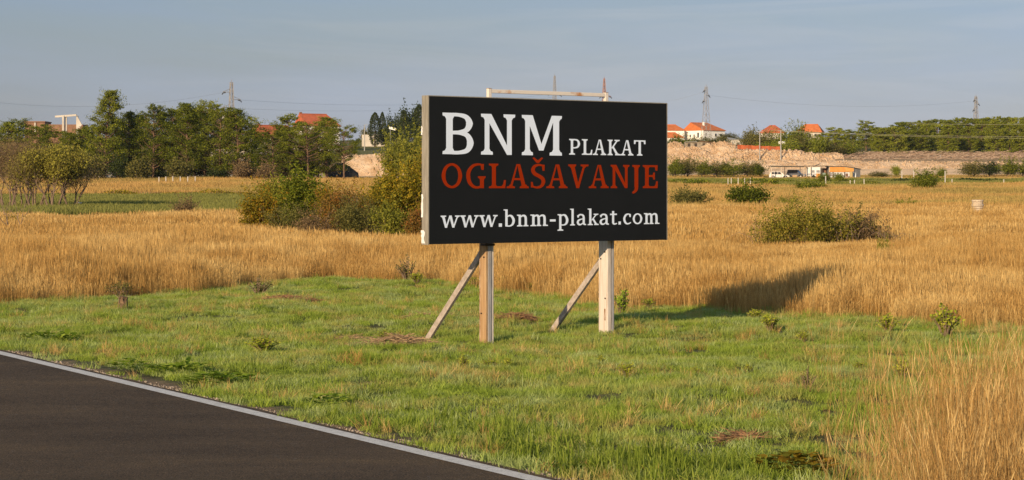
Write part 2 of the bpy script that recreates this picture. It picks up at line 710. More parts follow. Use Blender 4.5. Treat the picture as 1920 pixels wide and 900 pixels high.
# ------------------------------------------------------------------ scattered grasses
def clump(name, nb, rad, h0, h1, wid, lean, m, seed, head=0.0, segs=2, curl=0.5, droop=0.0):
    rg = np.random.default_rng(seed)
    a_ = rg.random(nb) * 6.283
    rr = np.sqrt(rg.random(nb)) * rad
    base = np.stack([np.cos(a_) * rr, np.sin(a_) * rr, np.full(nb, -.03)], 1)
    h = h0 + (h1 - h0) * rg.random(nb) ** .8
    la = rg.random(nb) * 6.283
    ln = lean * np.abs(rg.normal(size=nb)) * h
    dirv = np.stack([np.cos(la), np.sin(la), np.zeros(nb)], 1)
    fa = rg.random(nb) * 3.1416
    side = np.stack([np.cos(fa), np.sin(fa), np.zeros(nb)], 1)
    V, Q = [], []
    prof = {2: [(0, 1), (.55, .8), (1, .12)], 3: [(0, .8), (.4, .7), (.8, .5), (1, .1)]}[segs]
    if head:
        prof = [(0, .7), (.45, .6), (.78, .5), (.88, head), (1, .15)]
    tint = []
    tb_ = rg.random(nb)
    for (tt, wf) in prof:
        zz = h * tt * (1 - droop * tt * np.clip(ln / np.maximum(h, .01), 0, 1))
        p = base + dirv * (ln * (tt ** (1 + curl)))[:, None]
        p[:, 2] += zz
        wv = side * (wid * wf * .5) * (0.7 + .6 * tb_)[:, None]
        V.append(p - wv)
        V.append(p + wv)
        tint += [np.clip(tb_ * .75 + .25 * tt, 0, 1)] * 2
    k = len(prof)
    V = np.stack(V, 1).reshape(-1, 3)      # nb, 2k, 3
    tint = np.stack(tint, 1).ravel()
    bi = np.arange(nb)[:, None] * 2 * k
    for i in range(k - 1):
        Q.append(np.stack([bi[:, 0] + 2 * i, bi[:, 0] + 2 * i + 1, bi[:, 0] + 2 * i + 3, bi[:, 0] + 2 * i + 2], 1))
    me = npmesh(name, V, np.concatenate(Q), m=m, tint=tint)
    return bpy.data.objects.new(name, me)


def source(name, objs):
    c = bpy.data.collections.new(name)
    for i, o in enumerate(objs):
        o.name = '%s_%02d' % (name, i)
        c.objects.link(o)
    return c


def scatter(name, P, coll, ncoll, smin, smax, label=None, tiltmax=.12, zs=None, rg=rng, parent=None):
    npt = len(P)
    me = bpy.data.meshes.new(name)
    me.vertices.add(npt)
    me.vertices.foreach_set('co', np.asarray(P, np.float32).ravel())
    rot = np.stack([rg.normal(size=npt) * tiltmax, rg.normal(size=npt) * tiltmax, rg.random(npt) * 6.283], 1)
    s = smin + (smax - smin) * rg.random(npt)
    zsc = s if zs is None else s * zs
    scl = np.stack([s, s, zsc], 1)
    for nm, tp, dt, key in (('rot', 'FLOAT_VECTOR', rot, 'vector'), ('scl', 'FLOAT_VECTOR', scl, 'vector')):
        at_ = me.attributes.new(nm, tp, 'POINT')
        at_.data.foreach_set(key, dt.astype(np.float32).ravel())
    at_ = me.attributes.new('pick', 'INT', 'POINT')
    at_.data.foreach_set('value', rg.integers(0, ncoll, npt).astype(np.int32))
    o = link(bpy.data.objects.new(name, me), parent)
    ng = bpy.data.node_groups.new(name, 'GeometryNodeTree')
    ng.interface.new_socket('Geometry', in_out='INPUT', socket_type='NodeSocketGeometry')
    ng.interface.new_socket('Geometry', in_out='OUTPUT', socket_type='NodeSocketGeometry')
    N, L = ng.nodes, ng.links
    gi = N.new('NodeGroupInput')
    go = N.new('NodeGroupOutput')
    iop = N.new('GeometryNodeInstanceOnPoints')
    ci = N.new('GeometryNodeCollectionInfo')
    ci.inputs['Collection'].default_value = coll
    ci.inputs['Separate Children'].default_value = True
    ci.inputs['Reset Children'].default_value = True

    def na(nm, tp):
        q = N.new('GeometryNodeInputNamedAttribute')
        q.data_type = tp
        q.inputs['Name'].default_value = nm
        return q.outputs['Attribute']
    L.new(gi.outputs[0], iop.inputs['Points'])
    L.new(ci.outputs[0], iop.inputs['Instance'])
    iop.inputs['Pick Instance'].default_value = True
    L.new(na('pick', 'INT'), iop.inputs['Instance Index'])
    L.new(na('rot', 'FLOAT_VECTOR'), iop.inputs['Rotation'])
    L.new(na('scl', 'FLOAT_VECTOR'), iop.inputs['Scale'])
    L.new(iop.outputs[0], go.inputs[0])
    md = o.modifiers.new('scatter', 'NODES')
    md.node_group = ng
    tag(o, label, kind='stuff')
    return o


def fan(nn, d0, d1, p0, p1, rg=rng):
    """random points between two depths and two directions, even per square metre"""
    y = np.sqrt(d0 ** 2 + (d1 ** 2 - d0 ** 2) * rg.random(nn))
    px = p0 + (p1 - p0) * rg.random(nn)
    return (px - 960) / F * y, y


def pts(x, y, dz=0.0):
    return np.stack([x, y, T(x, y) + dz], 1)


def vnoise(x, y, s, seed=0):
    a_ = x / s + seed * 3.1
    b_ = y / s + seed * 1.7
    return .5 + .5 * (np.sin(a_ * 2.1 + 1.9 * np.sin(b_ * 1.3)) * .5 + np.sin(b_ * 2.7 + 1.6 * np.sin(a_ * 1.7 + 2)) * .35 + np.sin((a_ + b_) * 4.3) * .15)


short = source('short_grass_clump', [clump('c', 110, .17, .025, .085, .0062, .8, M_mow, 10 + i) for i in range(3)] +
               [clump('c', 80, .17, .03, .09, .0065, .8, M_mowdew, 20 + i) for i in range(3)])
x, y = fan(30000, 16, 60, -160, 2080)
s, _ = road_sd(x, y)
mowed = (s > .10 + .14 * vnoise(x, y, .7)) & (y < edgeD(x, y) + 1.2)
bare = vnoise(x, y, 1.1, 3) * vnoise(x, y, .5, 5) > .62
keep = mowed & ~(bare & (rng.random(len(x)) < .75)) & ~((s < .75) & (vnoise(x, y, 1.6, 9) > .60) & (rng.random(len(x)) < .9))
P = pts(x[keep], y[keep])
scatter('mown_grass', P, short, 6, .7, 1.35, 'short green dewy grass of the verge between road and tall dry grass', zs=.6 + .9 * vnoise(P[:, 0], P[:, 1], 1.7, 2))

# longer, rougher grass and dead stalks mixed into the verge
rough = source('rough_grass_clump', [clump('c', 34, .11, .08, .24, .008, .55, M_mow, 40 + i, segs=3, droop=.4) for i in range(2)] +
               [clump('c', 26, .10, .08, .22, .006, .5, M_dry, 45 + i, segs=3, droop=.3) for i in range(2)])
x, y = fan(9000, 16.5, 56, -160, 2080)
s, _ = road_sd(x, y)
k = (s > .35) & (y < edgeD(x, y)) & (vnoise(x, y, 2.2, 4) * .6 + vnoise(x, y, .8, 6) * .4 > .56)
scatter('rough_grass', pts(x[k], y[k]), rough, 4, .5, 1.1, 'longer grass and dead stalks mixed through the green verge')

# lush broad-bladed tufts by the road
tuft = source('broad_grass_clump', [clump('c', 34, .12, .12, .34, .019, 1.0, M_tuft, 50 + i, segs=3, droop=.8, curl=1.0) for i in range(3)])
tp = []
for (px, D, sp, cnt) in ((1010, 20.4, 1.0, 26), (1110, 19.6, .9, 30), (1230, 19.2, .8, 26), (1330, 18.8, .8, 22), (930, 21.4, .8, 16), (860, 22.5, .9, 14),
                         (760, 23.5, 1.0, 10), (640, 26.0, .8, 7), (500, 29, .8, 8), (1130, 18.6, .8, 24), (1240, 18.3, .8, 22), (1060, 18.9, .5, 16), (400, 29, .8, 6), (150, 36, 1.6, 8), (20, 37, 1.2, 8), (960, 22.6, 1.0, 12)):
    for i in range(cnt):
        a_ = random.gauss(0, sp * .5)
        b_ = random.gauss(0, sp * .6)
        xx, yy = X(px, D) + a_, D + b_
        if road_sd(xx, yy)[0] > .3:
            tp.append((xx, yy, Tz(xx, yy)))
scatter('broad_leaved_grass', np.array(tp), tuft, 3, .45, .95, 'lush broad-bladed grass tufts crowding the edge of the road')

# tall dry grass
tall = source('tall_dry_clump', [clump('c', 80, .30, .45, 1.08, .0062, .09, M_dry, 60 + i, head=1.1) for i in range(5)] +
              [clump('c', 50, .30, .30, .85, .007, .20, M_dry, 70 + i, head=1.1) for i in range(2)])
x, y = fan(30000, 36, 78, -200, 2120)
e = edgeD(x, y)
k = (y > e - .9 + (1 - rng.random(len(x)) ** 2) * 1.6 + .5 * np.sin(x * 2.1))
k &= ~((vnoise(x, y, 2.6, 11) > .80) & (rng.random(len(x)) < .6) & (y > e + 2))
P = pts(x[k], y[k])
px_ = pxof(P[:, 0], P[:, 1])
hz = .58 + .34 * vnoise(P[:, 0], P[:, 1], 4.0, 1)
hz *= 1 - .38 * np.clip((px_ - 1330) / 70, 0, 1) * np.clip((1760 - px_) / 60, 0, 1) * np.clip((P[:, 1] - 60) / 8, 0, 1)
ek = np.clip((P[:, 1] - edgeD(P[:, 0], P[:, 1])) / 3.0, 0, 1)
hz *= (.55 + .45 * ek)
hz *= np.interp(px_, [-200, 600, 1000, 1300, 1700, 2100], [1.1, 1.05, .92, .86, .92, .95])
scatter('tall_dry_grass', P, tall, 7, .85, 1.2, 'tall golden dry grass standing across the field behind the billboard', zs=hz, tiltmax=.035)
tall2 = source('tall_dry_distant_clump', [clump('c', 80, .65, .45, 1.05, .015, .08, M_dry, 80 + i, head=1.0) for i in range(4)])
x, y = fan(26000, 76, 152, -200, 2120)
px = pxof(x, y)
k = ((px > 780) | (y < 118 + 12 * vnoise(x, y, 9, 2))) & ~((px > 1812) & (px < 1856) & (y > 133) & (y < 152))
P = pts(x[k], y[k])
scatter('tall_dry_grass_middle', P, tall2, 4, .8, 1.2, 'tall dry grass in the middle of the field', zs=(.48 + .36 * vnoise(P[:, 0], P[:, 1], 7.0, 1)) * np.where((pxof(P[:, 0], P[:, 1]) > 1380) & (pxof(P[:, 0], P[:, 1]) < 1720) & (P[:, 1] < 82), .6, 1), tiltmax=.06)
far = source('dry_field_clump', [clump('c', 60, 1.3, .35, .85, .05, .2, M_dryfar, 90 + i) for i in range(4)])
x, y = fan(26000, 150, 290, 760, 2150)
P = pts(x, y)
x2, y2 = fan(11500, 236, 345, -150, 800)
P2 = pts(x2, y2)
x3, y3 = fan(7000, 352, 466, 1180, 2150)
k3 = ~((pxof(x3, y3) > 1425) & (pxof(x3, y3) < 1630) & (y3 > 395) & (y3 < 445))
P3 = pts(x3[k3], y3[k3])
P = np.concatenate([P, P2, P3])
scatter('distant_dry_grass', P, far, 4, .8, 1.3, 'pale dry grass covering the distant fields', zs=(.3 + .6 * vnoise(P[:, 0], P[:, 1], 19.0, 1)) * np.where((P[:, 1] > 352) & (pxof(P[:, 0], P[:, 1]) > 1180), .45, 1), tiltmax=.06)
crop = source('field_crop_clump', [clump('c', 60, 1.2, .15, .42, .05, .4, M_fieldg, 95 + i) for i in range(3)])
x, y = fan(9000, 150, 228, -200, 480)
P = pts(x, y)
x2, y2 = fan(2500, 292, 350, 1180, 2150)
P = np.concatenate([P, pts(x2, y2)])
scatter('green_field_crop', P, crop, 3, .8, 1.2, 'low green growth of the cultivated field', tiltmax=.06)

# foreground patch of tall dry stems at the right
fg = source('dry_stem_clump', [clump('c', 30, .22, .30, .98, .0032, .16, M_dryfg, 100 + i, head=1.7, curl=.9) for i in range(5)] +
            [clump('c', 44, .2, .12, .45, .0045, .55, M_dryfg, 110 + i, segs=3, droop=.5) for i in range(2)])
fx, fy, fz = [], [], []
cand_x, cand_y = fan(12000, 14.5, 31, 1500, 2300)
pp = pxof(cand_x, cand_y)
# dense at the lower right, thinning to the left and to the back
dens = np.clip((pp - 1520 - (cand_y - 17) * 14) / 360, 0, 1) ** 1.8 * np.clip((25.5 - cand_y) / 7, 0, 1)
dens = np.maximum(dens, .015 * (pp > 1560) * (cand_y < 30))
k = rng.random(len(pp)) < dens * .42
P = pts(cand_x[k], cand_y[k])
scatter('foreground_dry_grass', P, fg, 7, .75, 1.15, 'tall brown dry grass stems in the near corner of the verge', zs=.75 + .35 * rng.random(len(P)), tiltmax=.10)

# ------------------------------------------------------------------ the billboard
M_panel = mat('dark_print', (.0105, .0118, .0135), (.0115, .0127, .0145), .8, 3)
M_wht = mat('letter_white', (.70, .77, .90), (.68, .75, .87), .7, 4)
M_red = mat('letter_red', (.29, .024, .001), (.28, .023, .001), .7, 4)
M_sidewood = mat('weathered_board_edge', (.30, .27, .225), (.21, .185, .15), .85, 5, .3, stretch=(6, 6, .6))
M_paper = mat('torn_paper', (.72, .70, .68), (.6, .58, .55), .8, 8)
M_postw = mat('white_painted_timber', (.62, .54, .47), (.46, .36, .28), .75, 3.0, .3, stretch=(7, 7, .5), lo=.45, hi=.75)
M_postg = mat('grey_weathered_timber', (.36, .34, .34), (.27, .25, .24), .85, 4, .3, stretch=(9, 9, .5))
M_postb = mat('raw_brown_timber', (.48, .31, .16), (.33, .19, .09), .8, 4, .3, stretch=(9, 9, .4))
M_postr = mat('rusty_peeling_edge', (.45, .33, .25), (.22, .11, .05), .85, 5, .3, stretch=(6, 6, 1.2), lo=.42, hi=.58)
M_brace = mat('weathered_brace_timber', (.46, .38, .33), (.32, .26, .21), .85, 3, .3, stretch=(5, 5, 5))
M_tube = mat('white_painted_steel_with_rust', (.66, .58, .50), (.45, .20, .07), .6, 3.5, .1, lo=.60, hi=.72)
M_back = mat('plywood_back', (.30, .22, .13), (.22, .16, .10), .8, 2)
M_darkst = mat('dark_bracket', (.05, .035, .025), None, .7)

A2 = np.array([U(805) * 34.14, 34.14])
dv = np.array([4.032, 3.06]); BL = float(np.linalg.norm(dv)); dv = dv / BL
nv = np.array([dv[1], -dv[0]])
BZ0, BZ1 = 1.617, 3.996
for m_ in (M_panel, M_red, M_wht):
    m_.node_tree.nodes['Principled BSDF'].inputs['Specular IOR Level'].default_value = .08
bb = empty('billboard', (A2[0], A2[1], 0), math.atan2(dv[1], dv[0]),
           'large black roadside billboard with white and red lettering on two timber posts', 'billboard')
BT = .17


def bproj(px, py, yb=0.0):
    """photo point to local x, z on the billboard plane yb metres behind its front"""
    q = A2 - nv * yb
    D = (q @ nv) / (U(px) * nv[0] + nv[1])
    p = np.array([U(px) * D, D])
    return float((p - A2) @ dv), CH + (HZ - py) / F * D


o = MB().box((BL / 2, .006, (BZ0 + BZ1) / 2), (BL, .012, BZ1 - BZ0)).build('panel', M_panel, bb)
panel = o
MB().box((BL / 2, .012 + (BT - .012) / 2, (BZ0 + BZ1) / 2), (BL - .012, BT - .014, BZ1 - BZ0 - .012)).build('backing_board', M_back, bb)
MB().box((-.012, BT / 2 + .006, (BZ0 + BZ1) / 2 - .004), (.02, BT + .01, BZ1 - BZ0 + .01)).build('edge_board', M_sidewood, bb, bevel=.003)
MB().box((BL + .012, BT / 2 + .006, (BZ0 + BZ1) / 2), (.02, BT + .01, BZ1 - BZ0 + .006)).build('edge_board', M_sidewood, bb, bevel=.003)
MB().box((BL / 2, BT / 2 + .006, BZ1 + .008), (BL + .04, BT + .006, .014)).build('top_trim', M_sidewood, bb)
# torn white paper on the left edge and lower corner
for (z0, z1, y0, y1, jag) in ((1.63, 1.84, .10, .172, .02), (2.05, 2.42, .14, .176, .012), (3.38, 3.52, .155, .178, .01)):
    m_ = MB()
    nn = 7
    top = [(y1 + random.uniform(0, jag), z0 + (z1 - z0) * i / nn) for i in range(nn + 1)]
    bot = [(y0 + random.uniform(-jag, jag), z0 + (z1 - z0) * i / nn) for i in range(nn + 1)]
    V = []
    for (ya, za), (yb_, zb) in zip(bot, top):
        V += [(-.027, ya, za), (-.028 - random.uniform(0, .006), yb_, zb)]
    m_.add(V, [(2 * i, 2 * i + 1, 2 * i + 3, 2 * i + 2) for i in range(nn)])
    m_.build('paper_scrap', M_paper, bb)

# --- lettering, drawn as outlines in the strokes' own units
ST, TH = .155, .085


def rect(x0, y0, x1, y1):
    return [(x0, y0), (x1, y0), (x1, y1), (x0, y1)]


def ser(x0, x1, y, s0, s1, d=1, k=.07, br=.15):
    return [(x0, y), (x1, y), (x1 - .006, y + d * k), (min(s1 + .03, x1), y + d * (k + .02)), (s1, y + d * br), (s0, y + d * br), (max(s0 - .03, x0), y + d * (k + .02)), (x0 + .006, y + d * k)]


def lg(xa, ya, xb, yb, wa, wb=None):
    wb = wa if wb is None else wb
    return [(xa, ya), (xa + wa, ya), (xb + wb, yb), (xb, yb)]


def rib(P, W_, n=7, closed=False):
    P = [np.array(p, float) for p in P]
    m_ = len(P)
    C, Wd = [], []
    rngi = range(m_ if closed else m_ - 1)
    for i in rngi:
        g_ = (lambda j: P[j % m_]) if closed else (lambda j: P[min(max(j, 0), m_ - 1)])
        h_ = (lambda j: W_[j % m_]) if closed else (lambda j: W_[min(max(j, 0), m_ - 1)])
        p0, p1, p2, p3 = g_(i - 1), g_(i), g_(i + 1), g_(i + 2)
        for q in range(n):
            u = q / n
            C.append(.5 * (2 * p1 + (p2 - p0) * u + (2 * p0 - 5 * p1 + 4 * p2 - p3) * u * u + (3 * p1 - p0 - 3 * p2 + p3) * u ** 3))
            Wd.append(h_(i) * (1 - u) + h_(i + 1) * u)
    if not closed:
        C.append(P[-1])
        Wd.append(W_[-1])
    out_ = []
    N_ = len(C)
    L_, R_ = [], []
    for i in range(N_):
        d_ = (C[(i + 1) % N_] - C[i - 1]) if closed else (C[min(i + 1, N_ - 1)] - C[max(i - 1, 0)])
        d_ = d_ / max(np.linalg.norm(d_), 1e-9)
        nn_ = np.array([-d_[1], d_[0]]) * Wd[i] / 2
        L_.append(tuple(C[i] + nn_))
        R_.append(tuple(C[i] - nn_))
    for i in range(N_ if closed else N_ - 1):
        j = (i + 1) % N_
        out_ += [[L_[i], L_[j], R_[j]], [L_[i], R_[j], R_[i]]]
    return out_


def ell(cx, cy, rx, ry, ws, wt):
    P = [(cx + rx * math.cos(q), cy + ry * math.sin(q)) for q in [k * math.pi / 4 for k in range(8)]]
    wm = (ws + wt) / 2
    return rib(P, [ws, wm, wt, wm, ws, wm, wt, wm], closed=True)


def glyph(ch):
    if ch == 'B':
        return .76, [rect(.09, 0, .25, 1), ser(0, .3, 0, .09, .25), ser(0, .3, 1, .09, .25, -1)] + \
            rib([(.2, .957), (.40, .955), (.58, .90), (.655, .75), (.58, .59), (.40, .535), (.2, .525)], [.085, .085, .12, .165, .12, .085, .085]) + \
            rib([(.2, .52), (.40, .52), (.60, .46), (.675, .28), (.60, .10), (.40, .042), (.2, .042)], [.085, .085, .12, .165, .12, .085, .085])
    if ch == 'P':
        return .70, [rect(.11, 0, .26, 1), ser(0, .38, 0, .11, .26), ser(0, .3, 1, .11, .26, -1)] + \
            rib([(.2, .955), (.38, .955), (.55, .89), (.62, .70), (.55, .51), (.38, .44), (.2, .44)], [.085, .085, .12, .155, .12, .085, .085])
    if ch == 'N':
        return .83, [rect(.09, 0, .205, 1), ser(0, .29, 0, .09, .205), ser(0, .25, 1, .09, .2, -1), lg(.63, 0, .08, .995, .115, .175), rect(.63, 0, .745, 1), ser(.545, .83, 1, .63, .745, -1)]
    if ch == 'M':
        return 1.0, [rect(.085, 0, .2, 1), ser(0, .28, 0, .085, .2), ser(0, .275, 1, .085, .2, -1), lg(.43, .12, .10, .995, .11, .175), lg(.43, .12, .745, .995, .11, .09),
                     rect(.78, 0, .93, 1), ser(.69, 1.0, 0, .78, .93), ser(.745, 1.0, 1, .8, .93, -1)]
    if ch == 'L':
        return .66, [rect(.12, 0, .275, 1), ser(0, .37, 1, .12, .275, -1), ser(0, .40, 0, .12, .275), rect(.2, 0, .64, .08), [(.48, .07), (.64, .03), (.665, .33), (.585, .33), (.56, .17)]]
    if ch == 'A':
        return .90, [lg(.13, .05, .40, .99, .095, .06), lg(.62, .05, .43, .99, .165, .12), rect(.24, .33, .66, .415), rect(.40, .93, .535, .99),
                     ser(0, .34, 0, .13, .22), ser(.53, .90, 0, .62, .80)]
    if ch == 'K':
        return .80, [rect(.1, 0, .25, 1), ser(0, .33, 0, .1, .25), ser(0, .33, 1, .1, .25, -1), lg(.22, .44, .57, .96, .12, .10), lg(.54, .03, .27, .56, .17, .13),
                     ser(.44, .78, 1, .57, .66, -1, br=.11), ser(.48, .82, 0, .56, .70, br=.11)]
    if ch == 'T':
        return .72, [rect(.0, .915, .72, 1), rect(.285, 0, .435, .95), ser(.19, .53, 0, .285, .435), [(0, 1), (0, .75), (.09, .75), (.12, .93)], [(.72, 1), (.72, .75), (.63, .75), (.60, .93)]]
    if ch == 'O':
        return .85, ell(.425, .5, .345, .455, .165, .09)
    if ch == 'G':
        return .80, rib([(.68, .93), (.50, .965), (.28, .90), (.12, .70), (.085, .48), (.14, .24), (.28, .08), (.45, .03), (.60, .07), (.66, .12)], [.08, .08, .12, .155, .165, .155, .12, .09, .10, .10]) + \
            [[(.60, .97), (.73, .99), (.72, .74), (.63, .74), (.60, .85)], rect(.565, .0, .73, .45), ser(.48, .80, .485, .565, .73, -1)]
    if ch in 'SŠ':
        g_ = rib([(.50, .93), (.33, .965), (.16, .91), (.085, .76), (.15, .61), (.32, .51), (.46, .41), (.51, .26), (.43, .09), (.25, .03), (.07, .07)], [.07, .085, .12, .155, .155, .15, .155, .155, .12, .085, .07]) + \
            [[(.47, .98), (.565, .97), (.555, .72), (.48, .72), (.46, .86)], [(0, .03), (0, .26), (.075, .26), (.10, .12), (.12, .03)]]
        if ch == 'Š':
            g_ += [[(.06, 1.25), (.13, 1.28), (.295, 1.15), (.30, 1.04), (.24, 1.04)], [(.50, 1.25), (.44, 1.28), (.28, 1.15), (.27, 1.04), (.33, 1.04)]]
        return .58, g_
    if ch == 'V':
        return .84, [lg(.34, 0, .09, .95, .12, .165), lg(.34, 0, .62, .95, .11, .085), ser(0, .33, 1, .1, .26, -1), ser(.51, .84, 1, .62, .70, -1)]
    if ch == 'J':
        return .36, [rect(.12, .05, .285, 1), ser(.02, .36, 1, .12, .285, -1)] + rib([(.205, .1), (.20, -.03), (.15, -.13), (.03, -.21)], [.165, .15, .12, .08])
    if ch == 'E':
        return .64, [rect(.1, 0, .255, 1), ser(0, .38, 0, .1, .255), ser(0, .38, 1, .1, .255, -1), rect(.2, .915, .63, 1), rect(.2, 0, .63, .08), rect(.2, .485, .5, .57),
                     [(.46, 1), (.63, 1), (.62, .76), (.54, .76), (.52, .88)], [(.46, .05), (.63, .02), (.64, .30), (.565, .30), (.54, .15)], [(.42, .57), (.45, .68), (.515, .68), (.515, .37), (.45, .37), (.42, .49)]]
    s = .19
    if ch == 'w':
        return 1.58, [lg(.36, 0, .10, .95, .19, .22), lg(.40, 0, .72, 1, .12, .12), lg(.96, 0, .70, 1, .19, .21), lg(1.0, 0, 1.34, .95, .12, .12), ser(0, .46, 1, .11, .31, -1, .10, .18), ser(1.18, 1.58, 1, 1.34, 1.45, -1, .10, .18)]
    if ch == '.':
        return .27, [rect(0, 0, .27, .28)]
    if ch == '-':
        return .5, [rect(0, .37, .5, .56)]
    if ch == 'b':
        return .95, [rect(.14, .02, .34, 1.43), [(0, 1.46), (.34, 1.46), (.34, 1.3), (.14, 1.3), (.12, 1.36), (0, 1.38)]] + rib([(.28, .83), (.48, .93), (.68, .86), (.83, .55), (.76, .22), (.54, .06), (.24, .06)], [.10, .13, .19, .22, .19, .11, .10])
    if ch == 'p':
        return .95, [rect(.14, -.42, .34, .98), ser(0, .50, -.44, .14, .34, 1, .10, .16), [(0, 1.0), (.32, 1.0), (.34, .85), (.14, .82), (.12, .89), (0, .91)]] + \
            rib([(.28, .83), (.48, .93), (.68, .86), (.83, .52), (.76, .20), (.54, .06), (.24, .08)], [.10, .13, .19, .22, .19, .11, .10])
    if ch in 'nm':
        g_ = [rect(.14, 0, .34, .98), [(0, 1.0), (.32, 1.0), (.34, .85), (.14, .82), (.12, .89), (0, .91)], ser(0, .48, 0, .14, .34, 1, .09, .16)]
        if ch == 'n':
            g_ += rib([(.28, .78), (.48, .91), (.66, .88), (.745, .68), (.75, .05)], [.10, .14, .19, .20, .20]) + [ser(.54, .98, 0, .65, .85, 1, .09, .16)]
            return .98, g_
        g_ += rib([(.28, .78), (.45, .91), (.60, .88), (.67, .68), (.675, .05)], [.10, .14, .19, .195, .195]) + [ser(.51, .88, 0, .58, .77, 1, .09, .16)]
        g_ += rib([(.70, .78), (.90, .91), (1.07, .88), (1.145, .68), (1.15, .05)], [.10, .14, .19, .195, .195]) + [ser(1.0, 1.42, 0, 1.05, 1.25, 1, .09, .16)]
        return 1.42, g_
    if ch == 'l':
        return .44, [rect(.13, 0, .33, 1.43), [(0, 1.46), (.33, 1.46), (.33, 1.3), (.13, 1.3), (.12, 1.36), (0, 1.38)], ser(0, .44, 0, .13, .33, 1, .09, .16)]
    if ch == 'k':
        return .98, [rect(.13, 0, .33, 1.43), [(0, 1.46), (.33, 1.46), (.33, 1.3), (.13, 1.3), (.12, 1.36), (0, 1.38)], ser(0, .46, 0, .13, .33, 1, .09, .16),
                     lg(.30, .42, .70, .95, .13, .12), lg(.66, .03, .38, .58, .21, .16), ser(.52, .94, 1, .70, .80, -1, .09, .14), ser(.57, .98, 0, .67, .85, 1, .09, .14)]
    if ch == 'a':
        return .85, rib([(.12, .80), (.25, .91), (.42, .93), (.58, .84), (.63, .62), (.63, .2), (.69, .09), (.84, .06)], [.15, .14, .13, .18, .20, .20, .15, .09]) + \
            rib([(.60, .57), (.36, .52), (.16, .42), (.10, .25), (.18, .10), (.36, .07), (.60, .22)], [.09, .11, .17, .20, .17, .12, .10]) + [[(.03, .88), (.2, .9), (.2, .68), (.07, .68)]]
    if ch == 't':
        return .64, [rect(.18, .15, .37, 1.22), rect(0, .86, .61, .99)] + rib([(.275, .3), (.29, .14), (.40, .06), (.62, .12)], [.19, .18, .13, .09])
    if ch == 'c':
        return .74, rib([(.64, .88), (.46, .93), (.24, .84), (.10, .52), (.20, .18), (.42, .06), (.70, .17)], [.10, .11, .17, .20, .18, .12, .09]) + [[(.54, .95), (.70, .93), (.69, .66), (.58, .66), (.53, .80)]]
    if ch == 'o':
        return .86, ell(.43, .5, .335, .435, .19, .115)


def lines(y0, x0, y1, x1):
    return lambda px: y0 + (y1 - y0) * (px - x0) / (x1 - x0)


texts = [
    ('BNM', [(829.6, 888.3), (901.8, 966.1), (978.3, 1053.7)], lines(288.8, 829.6, 291.8, 1053.7), lines(211, 829.6, 217.6, 1053.7), M_wht, 'white'),
    ('PLAKAT', [(1067, 1087.8), (1090.9, 1110.6), (1111.4, 1136.7), (1139.1, 1162.6), (1162.9, 1187.8), (1188.7, 1210.3)], lines(289.9, 1067, 291.9, 1210), lines(260.3, 1067, 263.3, 1210), M_wht, 'white'),
    ('OGLAŠAVANJE', [(828, 866.5), (874.1, 910.6), (916.6, 948.4), (949.9, 991.5), (995.4, 1022), (1024.2, 1064.1), (1065.3, 1103.5), (1103.9, 1141.3), (1144.9, 1180.3), (1184.5, 1200), (1205, 1233.5)],
     lines(352.9, 828, 352.7, 1233), lines(305.8, 828, 309.8, 1233), M_red, 'red'),
    ('www.bnm-plakat.com', [(826.2, 862.1), (863, 897.8), (898.6, 933.1), (935.2, 941.2), (944.2, 965.7), (969.3, 990.9), (994.5, 1027.4), (1031, 1041.9), (1045.4, 1066), (1068.8, 1078.1), (1081.3, 1099.1), (1101.9, 1122.8),
      (1124.1, 1141.9), (1143.8, 1157.3), (1159.6, 1164.1), (1168.4, 1183.8), (1186.3, 1204.4), (1207.3, 1236.6)], lines(427.2, 826, 419.8, 1236), lines(404.3, 826, 399.2, 1236), M_wht, 'white')]
for txt, ext, bl, tl, m_, cn in texts:
    for ch, (x0, x1) in zip(txt, ext):
        W_, polys = glyph(ch)
        pv, pf = [], []
        for p in polys:
            ar = sum(p[i][0] * p[(i + 1) % len(p)][1] - p[(i + 1) % len(p)][0] * p[i][1] for i in range(len(p)))
            if abs(ar) < 1e-6:
                continue
            if ar < 0:
                p = p[::-1]
            k = len(pv)
            pv += [Vector(q) for q in p]
            pf.append(list(range(k, k + len(p))))
        rv, re_, rf, _ov, _oe, of_ = delaunay_2d_cdt(pv, [], pf, 0, 1e-5)
        rf = [f for f, org in zip(rf, of_) if len(org)]
        V = []
        for v in rv:
            px = x0 + (x1 - x0) * v.x / W_
            py = bl(px) + (tl(px) - bl(px)) * v.y
            lx, lz = bproj(px, py, -.003)
            V.append((lx, -.003, lz))
        me = bpy.data.meshes.new('letter')
        me.from_pydata(V, [], [tuple(f) for f in rf])
        me.materials.append(m_)
        o = link(bpy.data.objects.new('letter', me), panel)
        tag(o, label='%s letter %s printed on the black panel' % (cn, ch) if ch.isalpha() else '%s printed mark %s' % (cn, 'dot' if ch == '.' else 'hyphen'))

# --- posts, braces, top frame
yb = BT + .02
xl, _ = bproj(911, 500, yb)
xr, _ = bproj(1142, 500, yb)


def gz(lx, ly):
    p = A2 + dv * lx - nv * ly
    return Tz(p[0], p[1])


ztop = BZ1 - .25
z0 = gz(xl, yb) - .1
pl = empty('post', (0, 0, 0))
pl.parent = bb
pl['label'] = 'left post of brown, grey and pale planks'


def plank(x0, x1, y0, y1, z0_, z1_, m_, par, nm='plank', bevel=.006):
    return MB().box(((x0 + x1) / 2, (y0 + y1) / 2, (z0_ + z1_) / 2), (x1 - x0, y1 - y0, z1_ - z0_)).build(nm, m_, par, bevel=bevel)


